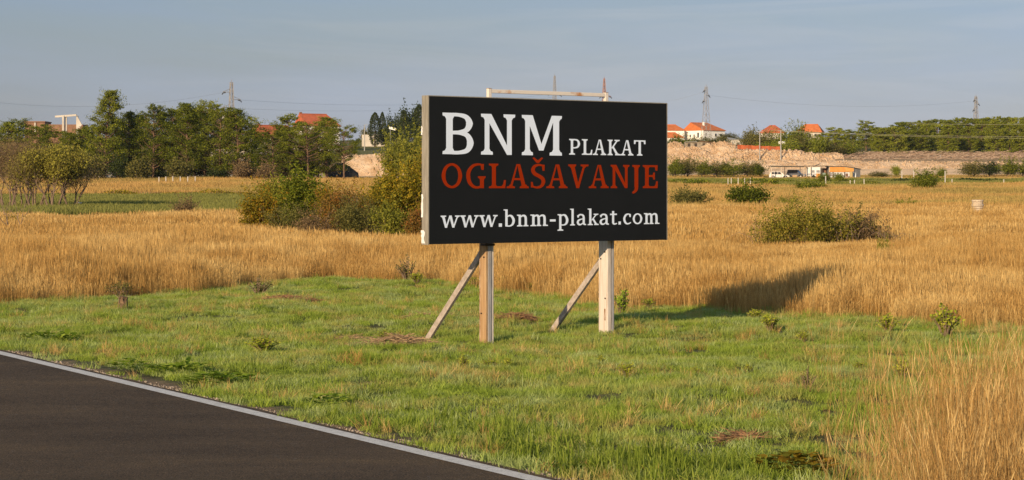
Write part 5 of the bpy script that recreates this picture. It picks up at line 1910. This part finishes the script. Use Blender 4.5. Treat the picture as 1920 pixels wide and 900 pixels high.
# ------------------------------------------------------------------ carport, cars, caravan, hut
M_wood2 = mat('pale_timber_post', (.60, .50, .38), (.48, .38, .28), .85, 3)
M_sheet = mat('dark_roof_sheet', (.10, .095, .08), (.16, .14, .11), .85, 2)
DC = 432
s_px = DC / F
gz0 = Tz(X(1475, DC), DC)


def hz_(py):
    return Zat(py, DC) - gz0


e_ = empty('carport', (X(1476, DC), DC, gz0), 0, 'open carport of thin pale posts with a flat dark roof over two cars', 'carport')
cx0 = X(1476, DC)
for px, yy in ((1444.5, -1.8), (1462.5, -1.8), (1505, -1.8), (1446, 3.0), (1475, 3.0), (1504, 3.0)):
    MB().box((X(px, DC) - cx0, yy, hz_(312) / 2 - .1), (.11, .11, hz_(312) + .2)).build('post', M_wood2, e_)
MB().box((0, .6, hz_(311.5)), (X(1508, DC) - X(1443, DC), 5.6, .10), Matrix.Rotation(R(.5), 3, 'Y')).build('roof', M_sheet, e_)
MB().bar((X(1443, DC) - cx0, -1.9, hz_(312.6)), (X(1506, DC) - cx0, -1.9, hz_(312.6)), .08, .14).build('front_beam', M_sheet, e_)


def paint(name, c):
    m_, n_, l_ = newmat(name)
    b_ = n_['Principled BSDF']
    b_.inputs['Base Color'].default_value = (*c, 1)
    b_.inputs['Roughness'].default_value = .35
    b_.inputs['Coat Weight'].default_value = .4
    return m_


M_pw = paint('white_car_paint', (.66, .64, .62))
M_pd = paint('dark_car_paint', (.045, .05, .07))
M_tyre = mat('tyre', (.02, .02, .02), None, .9)
M_rim = mat('rim', (.35, .35, .36), None, .4, metal=.6)
M_lamp = mat('headlight_glass', (.6, .6, .62), None, .2)


def car(px, D, rot, m_, lab, L_=4.3, H=1.45, W_=1.7, suv=0, sc=1):
    p = on(px, D)
    e_ = empty('parked_car', p, rot, lab, 'car', 'cars under the carport')
    hb = .92 if suv else .82
    lo = .28 if suv else .2
    body = [(-L_ / 2, lo + .1), (-L_ / 2, hb - .1), (-L_ / 2 + .08, hb), (L_ * .19, hb), (L_ * .45, hb - .16), (L_ / 2, hb - .32), (L_ / 2, lo + .08), (L_ / 2 - .1, lo),
            (L_ * .42, lo), (L_ * .38, lo + .33), (L_ * .30, lo + .40), (L_ * .22, lo + .33), (L_ * .18, lo), (-L_ * .20, lo), (-L_ * .24, lo + .33), (-L_ * .31, lo + .40), (-L_ * .38, lo + .33), (-L_ * .42, lo), (-L_ / 2 + .1, lo)]
    MB().prism(body, -W_ / 2, W_ / 2).build('body', m_, e_, bevel=.05)
    cab = [(-L_ * .47, hb - .02), (-L_ * .42, H - .03), (-L_ * .36, H), (L_ * .02, H), (L_ * .08, H - .05), (L_ * .24, hb - .02)]
    c_ = MB().prism(cab, -W_ / 2 + .12, W_ / 2 - .12).build('cabin', m_, e_, bevel=.04)
    for sgn in (-1, 1):
        y_ = sgn * (W_ / 2 - .105)
        for (a0, a1) in ((-.40, -.26), (-.245, -.085), (-.07, .13)):
            t0, t1 = (L_ * a0, L_ * a1)
            top1 = t1 if a1 < .1 else L_ * .04
            MB().prism([(t0, hb + .05), (t1, hb + .05), (top1, H - .1), (t0 + .04, H - .1)], y_ - .012, y_ + .012).build('side_window', M_glass, e_)
        for wx in (-.31, .30):
            w_ = MB().tube([(L_ * wx, sgn * (W_ / 2 - .22), .31), (L_ * wx, sgn * (W_ / 2 + .005), .31)], .31, 16).build('wheel', M_tyre, e_)
            MB().tube([(L_ * wx, sgn * (W_ / 2 - .02), .31), (L_ * wx, sgn * (W_ / 2 + .012), .31)], .18, 12).build('rim', M_rim, w_)
        MB().box((L_ / 2 - .02, sgn * (W_ / 2 - .3), hb - .36), (.08, .36, .16)).build('headlight', M_lamp, e_)
    MB().add([(L_ * .225, -W_ / 2 + .2, hb + .03), (L_ * .225, W_ / 2 - .2, hb + .03), (L_ * .085, W_ / 2 - .22, H - .07), (L_ * .085, -W_ / 2 + .22, H - .07)], [(0, 1, 2, 3)]).build('windscreen', M_glass, e_)
    MB().box((L_ / 2 + .01, 0, lo + .15), (.08, W_ * .8, .16)).build('bumper', M_tyre if not suv else M_rim, e_)
    return e_


car(1461, 433, R(-6), M_pw, 'white estate car parked side-on under the carport', 4.1, 1.42)
car(1493, 434, R(-24), M_pd, 'dark blue boxy car parked beside the white estate car', 3.9, 1.68, suv=1)

# planks and blocks lying before the cars
M_crate = mat('crate_wood', (.50, .33, .18), (.38, .24, .13), .85, 3)
for i, (px, D, sz, lab) in enumerate(((1490, 424, (.9, .6, .75), 'square brown crate in front of the dark car'), (1476, 424, (.8, .5, .3), 'low crate at the nose of the white car'), (1505, 422, (1.6, .6, .35), 'long low plank stack right of the brown crate'), (1432, 424, (1.6, .4, .18), 'pale planks lying left of the carport'))):
    p = on(px, D)
    e_ = empty('wooden_crate', p, .2 * i, lab, 'crate', 'crates before the carport')
    for k in range(3):
        MB().box((0, -sz[1] / 2, sz[2] * (k + .5) / 3), (sz[0], .04, sz[2] / 3 - .03)).build('slat', M_crate, e_)
    MB().box((0, .02, sz[2] / 2), (sz[0] - .04, sz[1] - .06, sz[2] - .02)).build('box', M_crate, e_)

# caravan
M_cara = mat('caravan_white', (.72, .72, .72), (.62, .62, .61), .5, 1.5)
M_blue = mat('blue_stripe', (.045, .06, .11), None, .5)
M_orng = mat('orange_panel', (.60, .26, .055), (.52, .21, .045), .7, 1.5)
M_curt = mat('curtained_pane', (.30, .29, .28), (.2, .2, .2), .3, 3)
pc = X(1524.5, DC)
gzc = Tz(pc, DC)
hc = lambda py: Zat(py, DC) - gzc
e_ = empty('caravan', (pc, DC, gzc), R(-3), 'white touring caravan with blue stripe and two windows under a dark lean-to', 'caravan')
L_ = X(1537, DC) - X(1511.5, DC)
zt = hc(313.2)
body = [(-L_ / 2 + .12, .35), (L_ / 2 - .05, .35), (L_ / 2, .5), (L_ / 2, zt - .1), (L_ / 2 - .1, zt), (-L_ / 2 + .28, zt), (-L_ / 2 + .1, zt - .25), (-L_ / 2, .9)]
MB().prism(body, -1, 1).build('body', M_cara, e_, bevel=.05)
MB().box((0, -1.02, hc(328.8) if hc(328.8) > .7 else .8), (L_ * .96, .05, .13)).build('stripe', M_blue, e_)
for (a0, a1) in ((1520.5, 1526.5), (1529.5, 1536)):
    xm = (X(a0, DC) + X(a1, DC)) / 2 - pc
    w_ = MB().box((xm, -1.02, (hc(319) + hc(324)) / 2), (X(a1, DC) - X(a0, DC), .05, hc(319) - hc(324))).build('window', M_stake, e_)
    MB().box((xm, -1.05, (hc(319) + hc(324)) / 2), (X(a1, DC) - X(a0, DC) - .1, .03, hc(319) - hc(324) - .1)).build('pane', M_curt, w_)
MB().tube([(0, -1.05, .32), (0, -.85, .32)], .32, 14).build('wheel', M_tyre, e_)
MB().box((L_ / 2 - .45, -1.04, .55), (.75, .05, .75)).build('locker_door', M_orng, e_)
# lean-to
e_ = empty('lean_to', (pc, DC, gzc), 0, 'dark flat lean-to roof over the caravan joined to the awning hut', 'shelter')
MB().box((.9, .3, zt + .22), (X(1557, DC) - X(1508, DC), 3.6, .10)).build('roof', M_sheet, e_)
for px in (1510, 1518, 1539, 1553):
    MB().box((X(px, DC) - pc, -1.45, (zt + .17) / 2), (.12, .12, zt + .17)).build('post', M_wood2 if px != 1539 else M_sheet, e_)
MB().box((X(1546, DC) - pc, 1.0, 1.0), (1.3, .1, 2.0)).build('back_wall', M_brick, e_)
w_ = MB().box((X(1543, DC) - pc, -1.2, .55), (.8, .08, 1.0)).build('door', mat('pale_green_door', (.32, .40, .33), None, .7), e_)
# solar panel / sheets on the roof
e_ = empty('roof_sheet', (X(1532, DC), DC, Zat(310.5, DC)), R(4), 'tilted dark sheet lying on the lean-to roof over the caravan', 'sheet')
MB().box((0, 0, .12), (1.5, 1.2, .05), Matrix.Rotation(R(-22), 3, 'Y')).build('sheet', M_black, e_)
# hut with orange awning
pc = X(1577, DC)
gzc = Tz(pc, DC)
hc = lambda py: Zat(py, DC) - gzc
e_ = empty('awning_hut', (pc, DC, gzc), 0, 'white panelled hut with orange awning cloth and dark sloping roof', 'hut')
xa, xb, xc = X(1553, DC) - pc, X(1581, DC) - pc, X(1599, DC) - pc
xd = X(1614, DC) - pc
zt = hc(313)
V = [(xa, -1.6, 0), (xb, -1.6, 0), (xc, -1.2, 0), (xd, .6, 0), (xd, 3, 0), (xa, 3, 0)]
Vt = [(v[0], v[1], zt - (.0 if v[0] < xb + .1 else .25 if v[0] < xc + .1 else .55)) for v in V]
Fa = [(i, (i + 1) % 6, (i + 1) % 6 + 6, i + 6) for i in (2, 3, 4, 5)]
MB().add(V + Vt, Fa).build('wall', M_greyroof, e_)
MB().add([V[0], V[1], V[2], Vt[0], Vt[1], Vt[2]], [(0, 1, 4, 3), (1, 2, 5, 4)]).build('front_wall', M_cara, e_)
Vr = [(v[0] + (-.2 if i in (0, 5) else .25 if i > 2 else 0), v[1] + (-.25 if i < 3 else .2), v[2] + .06) for i, v in enumerate(Vt)]
MB().add(Vr + [(v[0], v[1], v[2] + .1) for v in Vr], [(0, 1, 2, 3, 4, 5), (11, 10, 9, 8, 7, 6)] + [(i, i + 6, (i + 1) % 6 + 6, (i + 1) % 6) for i in range(6)]).build('roof', M_sheet, e_)
aw0 = hc(322.5)
MB().add([(xa, -1.75, zt - .03), (xb, -1.75, zt - .03), (xb, -1.82, aw0), (xa, -1.82, aw0)], [(0, 3, 2, 1)]).build('awning', M_orng, e_)
MB().add([(xb, -1.75, zt - .04), (xc, -1.35, zt - .28), (xc, -1.42, aw0 + .1), (xb, -1.82, aw0)], [(0, 3, 2, 1)]).build('awning', mat('lighter_orange_cloth', (.66, .33, .09), (.55, .25, .06), .7, 2), e_)
M_brpost = mat('brown_post', (.09, .045, .03), None, .8)
for px, yy in ((1553.5, -1.7), (1559.5, -1.7), (1581, -1.7), (1597, -1.35)):
    MB().box((X(px, DC) - pc, yy, aw0 / 2), (.13, .12, aw0)).build('post', M_brpost, e_)
MB().box(((xa + xb) / 2, -1.68, hc(329.3)), (xb - xa, .06, .10)).build('rail', M_brpost, e_)
for px in (1556.5, 1563, 1569, 1575):
    w_ = MB().box((X(px, DC) - pc, -1.62, hc(326)), (.42, .06, .45)).build('window', M_stake, e_)
    MB().box((X(px, DC) - pc, -1.66, hc(326)), (.34, .03, .37)).build('pane', M_curt, w_)
MB().box((X(1593, DC) - pc, -1.9, hc(322) / 2), (.55, .3, hc(322))).build('pillar', mat('ochre_pillar', (.45, .33, .16), None, .8), e_)
for i, (px, hh, m_, lab) in enumerate(((1589, .9, M_brick, 'reddish chair stack in front of the awning hut'), (1604, 1.0, M_cara, 'white folded parasol at the grey side of the hut'))):
    p = on(px, DC - 3.2)
    e_ = empty('garden_chair' if i == 0 else 'folded_parasol', p, .4, lab, 'chair' if i == 0 else 'parasol')
    if i == 0:
        MB().box((0, 0, .42), (.6, .5, .06)).build('seat', m_, e_)
        MB().box((0, .25, .75), (.6, .06, .6)).build('backrest', m_, e_)
        for a_ in (-.25, .25):
            for b_ in (-.2, .2):
                MB().box((a_, b_, .2), (.06, .06, .4)).build('leg', m_, e_)
    else:
        MB().tube([(0, 0, 0), (0, 0, .25), (.03, 0, .6), (.08, 0, 1.25)], [.05, .16, .10, .03], 8).build('canopy', m_, e_)
        MB().tube([(0, 0, -.1), (.09, 0, 1.4)], .025, 6).build('pole', M_pole, e_)
# junk right of the hut
for i, (px, py, sz, m_, lab) in enumerate(((1640, 0, (1.7, .8, .5), M_crate, 'heap of grey-brown boards right of the awning hut'), (1665, 0, (1.9, .8, .45), M_postg, 'second board heap farther from the hut'), (1622, 0, (.6, .5, .4), M_brick, 'small brick-coloured box by the hut corner'))):
    p = on(px, 420)
    e_ = empty('board_heap', p, .15 * i, lab, 'boards', 'boards lying beside the hut')
    for k in range(4):
        MB().box((random.uniform(-.15, .15), random.uniform(-.1, .1), .06 + sz[2] * k / 4), (sz[0] * random.uniform(.75, 1), sz[1] * random.uniform(.6, 1), .08), Matrix.Rotation(random.uniform(-.15, .15), 3, 'Z')).build('board', m_, e_)

# white crate in the green field, stone stack at the right
p = on(153, 176)
e_ = empty('white_box', p, .3, 'small white and brown box lying at the edge of the green field', 'box')
MB().box((-.12, 0, .18), (.34, .4, .36)).build('panel', M_wallw, e_, bevel=.02)
MB().box((.17, 0, .16), (.2, .36, .3)).build('lid', M_crate, e_, bevel=.02)
p = on(1833, 150)
e_ = empty('stone_stack', p, .2, 'round pale stack of stone courses standing in the dry field', 'stone stack')
M_stone = mat('pale_stone', (.56, .45, .33), (.42, .33, .24), .9, 6, .3)
zz0 = 0
for i in range(7):
    r_ = .42 + .03 * math.sin(i * 2.1)
    h_ = .155
    m_ = MB()
    m_.tube([(0, 0, zz0), (0, 0, zz0 + .02), (0, 0, zz0 + h_ - .03), (0, 0, zz0 + h_ - .012)], [r_ * .93, r_, r_, r_ * .93], 14)
    o = m_.build('stone_course', M_stone, e_, bevel=.008)
    zz0 += h_
MB().tube([(0, 0, 0), (0, 0, zz0 - .02)], .36, 10).build('core', M_stone, e_)

# ------------------------------------------------------------------ small plants of the verge
def weed(seed, h_, w_, nst, leaf, m_, per=16):
    rg = np.random.default_rng(seed)
    st_ = MB()
    C, Dr = [], []
    for i in range(nst):
        a_ = rg.random() * 6.283
        k = rg.random() ** .6
        tip = Vector((math.cos(a_) * w_ * .5 * k, math.sin(a_) * w_ * .5 * k, h_ * (1 - .45 * k) * (.75 + .35 * rg.random())))
        st_.tube([(tip.x * .15, tip.y * .15, -.03), (tip.x * .5, tip.y * .5, tip.z * .55), tip], [.007, .005, .003], 4, cap=False)
        for j in range(per):
            t = .08 + .92 * (j + 1) / per
            q = np.array([tip.x * t * (.3 + .7 * t), tip.y * t * (.3 + .7 * t), tip.z * t])
            an = j * 2.4 + i
            d_ = np.array([math.cos(an), math.sin(an), .45])
            C.append(q + d_ * leaf * .45 * (1.15 - .4 * t))
            Dr.append(d_)
    C = np.array(C)
    V, Q = leaves(C, leaf * (.7 + .6 * rg.random(len(C))), .55, .9, rg, dirs=np.array(Dr))
    return st_.mesh('weed_stems', M_twig), npmesh('weed_leaves', V, Q, m=m_, tint=np.repeat(np.clip(rg.random(len(C)) * .8 + .15, 0, 1), 4))


WV = [weed(800 + i, .42, .42, 30, .055, M_weed, 16) for i in range(3)] + [weed(810, .6, .45, 26, .075, M_weedd, 16), weed(811, .42, .42, 26, .035, M_olive, 12)]
gD = lambda py: CH * F / (py - HZ)
weeds = [
    (868, 700, 26, 34, 0, 'small leafy sprig alone in the grass below the left billboard post'), (1445, 634, 44, 38, 1, 'low yellow-green seedling bush, middle one of the row along the dry grass'),
    (1664, 630, 44, 38, 2, 'round yellow-green seedling bush left of the largest one'), (1772, 640, 64, 58, 0, 'largest bright yellow-green seedling bush near the foreground dry stems'),
    (1177, 720, 38, 38, 1, 'leafy sprig in the open grass below the right billboard post'), (1127, 696, 16, 20, 2, 'tiny upright sprig left of the larger leafy sprig'),
    (1166, 588, 34, 56, 3, 'dark green weed growing just behind the right billboard post'), (1415, 602, 36, 18, 2, 'flat yellow-green weed at the end of the billboard shadow'),
    (1218, 575, 30, 22, 1, 'small yellowish weed at the foot of the dry grass beyond the right post'), (1506, 645, 26, 22, 0, 'small dim seedling right of the low middle one'),
    (884, 543, 30, 24, 1, 'green weed behind the left billboard post at the dry grass'), (940, 545, 24, 26, 3, 'dark weed just right of the left billboard post'), (996, 549, 24, 18, 2, 'tiny weed at the dry grass between the posts'),
    (782, 542, 34, 20, 2, 'low green weed at the dry grass left of the brace'), (765, 535, 50, 50, 4, 'tall sparse yellow-green weed inside the edge of the dry grass'),
    (1402, 705, 22, 18, 2, 'small green sprig in the middle of the open verge'), (1302, 712, 24, 18, 0, 'small dull sprig left of the other verge sprig'), (915, 686, 40, 22, 1, 'thin low sprigs to the right of the lone sprig'), (950, 686, 24, 22, 2, 'thin sprig at the foot of the left post'),
    (722, 630, 36, 22, 0, 'small olive weed beside the straw pile'), (495, 660, 70, 30, 2, 'pale green feathery weed in the verge near the road bend'), (1610, 700, 30, 20, 1, 'small sprig at the thin edge of the foreground stems'),
    (1690, 715, 34, 40, 2, 'thin green sprig among the first foreground stems'), (485, 553, 66, 34, 4, 'scruffy brown-green weed where dry grass meets the verge'), (1515, 742, 40, 44, 4, 'reddish brown weed in the verge left of the foreground stems'),
]
for i, (px, py, wpx, hpx, v, lab) in enumerate(weeds):
    D = gD(py)
    k = mpp(D)
    put_shrub(WV[v], 'seedling_bush', px, D, lab, 'seedlings and weeds of the verge', 'weed', rz=i * 1.7, s=(wpx * k / .42 * 1.1, wpx * k / .42 * 1.1, hpx * k / (.6 if v == 3 else .42) * 1.05), names=('stem', 'foliage'))


# broad-leaved dock and mallow patches near the road
def rosette(seed, n_, rad, leaf, m_):
    rg = np.random.default_rng(seed)
    V, Q, Tn = [], [], []
    for i in range(n_):
        a_ = rg.random() * 6.283
        r_ = rad * rg.random() ** .6
        c = np.array([math.cos(a_) * r_, math.sin(a_) * r_ * .8, .04 + .13 * rg.random() * (1 - r_ / rad * .6)])
        d_ = np.array([math.cos(a_ + rg.normal() * .8), math.sin(a_ + rg.normal() * .8), .12])
        d_ /= np.linalg.norm(d_)
        s_2 = np.cross([0, 0, 1], d_)
        s_2 /= np.linalg.norm(s_2)
        L_ = leaf * (.6 + .8 * rg.random())
        tl = rg.random()
        k = len(V)
        for (u, w__, z_) in ((0, .15, 0), (.3, .48, .10), (.65, .46, .12), (1, .08, .02)):
            V += [c + d_ * L_ * u - s_2 * L_ * w__ + np.array([0, 0, z_ * L_ + .03 * L_]), c + d_ * L_ * u + np.array([0, 0, z_ * L_ - .04 * L_]), c + d_ * L_ * u + s_2 * L_ * w__ + np.array([0, 0, z_ * L_ + .03 * L_])]
            Tn += [tl, tl * .7, tl]
        for j in range(3):
            for q in range(2):
                a0 = k + j * 3 + q
                Q.append((a0, a0 + 1, a0 + 4, a0 + 3))
    return npmesh('broad_leaves', np.array(V), np.array(Q), m=m_, tint=Tn)


for i, (px, py, rad, n_, lab) in enumerate(((92, 640, .42, 46, 'broad-leaved weed patch farthest along the verge near the road'), (128, 643, .25, 20, 'small dark leaf patch beside the farthest broad-leaved one'), (335, 700, .42, 60, 'wide broad-leaved weed patch close to the white road line'),
                                            (412, 718, .50, 90, 'densest bright green mallow patch close to the white road line'), (235, 696, .34, 30, 'dull leaf patch between road line and the wide patches'), (612, 760, .30, 26, 'dark leaf patch low in the grass by the road'), (1490, 888, .42, 60, 'brown-edged leaf patch at the bottom edge before the dry stems'))):
    p = on(px, gD(py))
    o = link(bpy.data.objects.new('broadleaf_weed', rosette(840 + i, int(n_ * 2.2), rad, .085, M_weedd if i not in (6,) else M_autumn)))
    o.location = p
    o.rotation_euler = (0, 0, .3 * i)
    tag(o, lab, 'weed', 'broad-leaved patches by the road')

# heaps of dead stalks
M_straw = mat('straw', (.38, .26, .14), (.20, .12, .065), .9, 20)
M_deadst = mat('dead_stalk', (.28, .15, .07), (.16, .09, .05), .9, 20)


def straw_heap(px, py, wpx, h_, n_, m_, lab, seed):
    rg = random.Random(seed)
    D = gD(py)
    p = on(px, D)
    wm = wpx * mpp(D)
    e_ = empty('straw_heap', p, 0, lab, 'heap', 'heaps of dead stalks on the verge')
    m1 = MB()
    for i in range(n_):
        k = rg.gauss(0, .27)
        y_ = rg.gauss(0, .22) * wm * .7
        c = Vector((k * wm, y_, h_ * max(0, 1 - abs(k) * 1.6) * rg.random()))
        a_ = rg.uniform(-.7, .7) + (3.14 if rg.random() < .5 else 0)
        L_ = rg.uniform(.06, .22)
        d_ = Vector((math.cos(a_) * L_, math.sin(a_) * L_, rg.gauss(.0, .04)))
        m1.tube([c - d_, c + Vector((0, 0, .02)), c + d_], [.004, .005, .003], 3, cap=False)
    tag(m1.build('stalks', m_, e_), kind='stuff')


straw_heap(748, 643, 120, .14, 700, M_straw, 'largest heap of brown straw in the grass left of the post', 1)
straw_heap(968, 603, 66, .12, 420, M_deadst, 'dark heap of dead stalks between the two billboard posts', 2)
straw_heap(535, 570, 100, .10, 300, M_deadst, 'flat brown patch of dead stalks near the edge of the dry grass', 3)
straw_heap(1395, 820, 60, .05, 200, M_deadst, 'thin scatter of brown stalks in the lower verge', 4)
straw_heap(655, 628, 90, .08, 260, M_straw, 'thin brown straw patch left of the largest heap', 5)
straw_heap(800, 598, 80, .06, 220, M_straw, 'pale straw patch at the foot of the left brace', 6)

# cut stump with sprouts
p = on(230, gD(588))
e_ = empty('tree_stump', p, 0, 'small cut stump with dry sprouting twigs at the dry grass edge', 'stump')
MB().tube([(0, 0, -.05), (0, 0, .05), (.01, 0, .24), (.02, 0, .30)], [.13, .11, .09, .085], 9).build('trunk', mat('stump_bark', (.26, .16, .09), (.12, .075, .045), .95, 14, .6), e_, smooth=False)
bm_, tips = branchy(850, .62, 4, .5, 3, .012, .06)
s_o = bm_.build('sprout', M_twig, e_)
s_o.location = (0, 0, .2)
T_ = np.array([tuple(v) for v in tips]) + np.array([0, 0, .2])
rg = np.random.default_rng(851)
C = np.repeat(T_, 3, 0) + rg.normal(size=(len(T_) * 3, 3)) * .03
V, Q = leaves(C, .05, .4, .4, rg)
link(bpy.data.objects.new('foliage', npmesh('stump_leaves', V, Q, m=M_olive, tint=np.repeat(rg.random(len(C)), 4))), e_)

# gravel and crumbs along the road edge
rg = np.random.default_rng(860)
ng_ = 9000
t = -2 + 62 * rg.random(ng_)
s = .08 + np.abs(rg.normal(size=ng_)) * .10
x = RP[0] + RD[0] * t + RN[0] * s
y = RP[1] + RD[1] * t + RN[1] * s
sz = .006 + .014 * rg.random(ng_) ** 3
base_ = np.stack([x, y, T(x, y) - .02 + sz * .3], 1)
oc = np.array([[1, 0, 0], [-1, 0, 0], [0, 1, 0], [0, -1, 0], [0, 0, .8], [0, 0, -.8]])
of = np.array([[0, 2, 4], [2, 1, 4], [1, 3, 4], [3, 0, 4], [2, 0, 5], [1, 2, 5], [3, 1, 5], [0, 3, 5]])
VV = base_[:, None] + oc[None] * sz[:, None, None] * (.6 + .8 * rg.random((ng_, 6, 1)))
FF = (of[None] + np.arange(ng_)[:, None, None] * 6).reshape(-1, 3)
o = link(bpy.data.objects.new('roadside_gravel', npmesh('roadside_gravel', VV.reshape(-1, 3), None, FF, m=mat('gravel', (.40, .32, .25), (.25, .19, .14), .95, 30))))
tag(o, 'fine pale gravel crumbs along the outer side of the white road line', kind='stuff')

# ------------------------------------------------------------------ haze
mh = bpy.data.materials.new('haze_air')
mh.use_nodes = True
n, l = mh.node_tree.nodes, mh.node_tree.links
n.remove(n['Principled BSDF'])
pv_ = n.new('ShaderNodeVolumePrincipled')
pv_.inputs['Color'].default_value = (.93, .95, 1, 1)
pv_.inputs['Density'].default_value = .00004
pv_.inputs['Anisotropy'].default_value = .2
l.new(pv_.outputs['Volume'], n['Material Output'].inputs['Volume'])
hz_o = MB().box((0, 4400, 25), (15000, 9200, 60)).build('haze', mh)
tag(hz_o, kind='stuff')
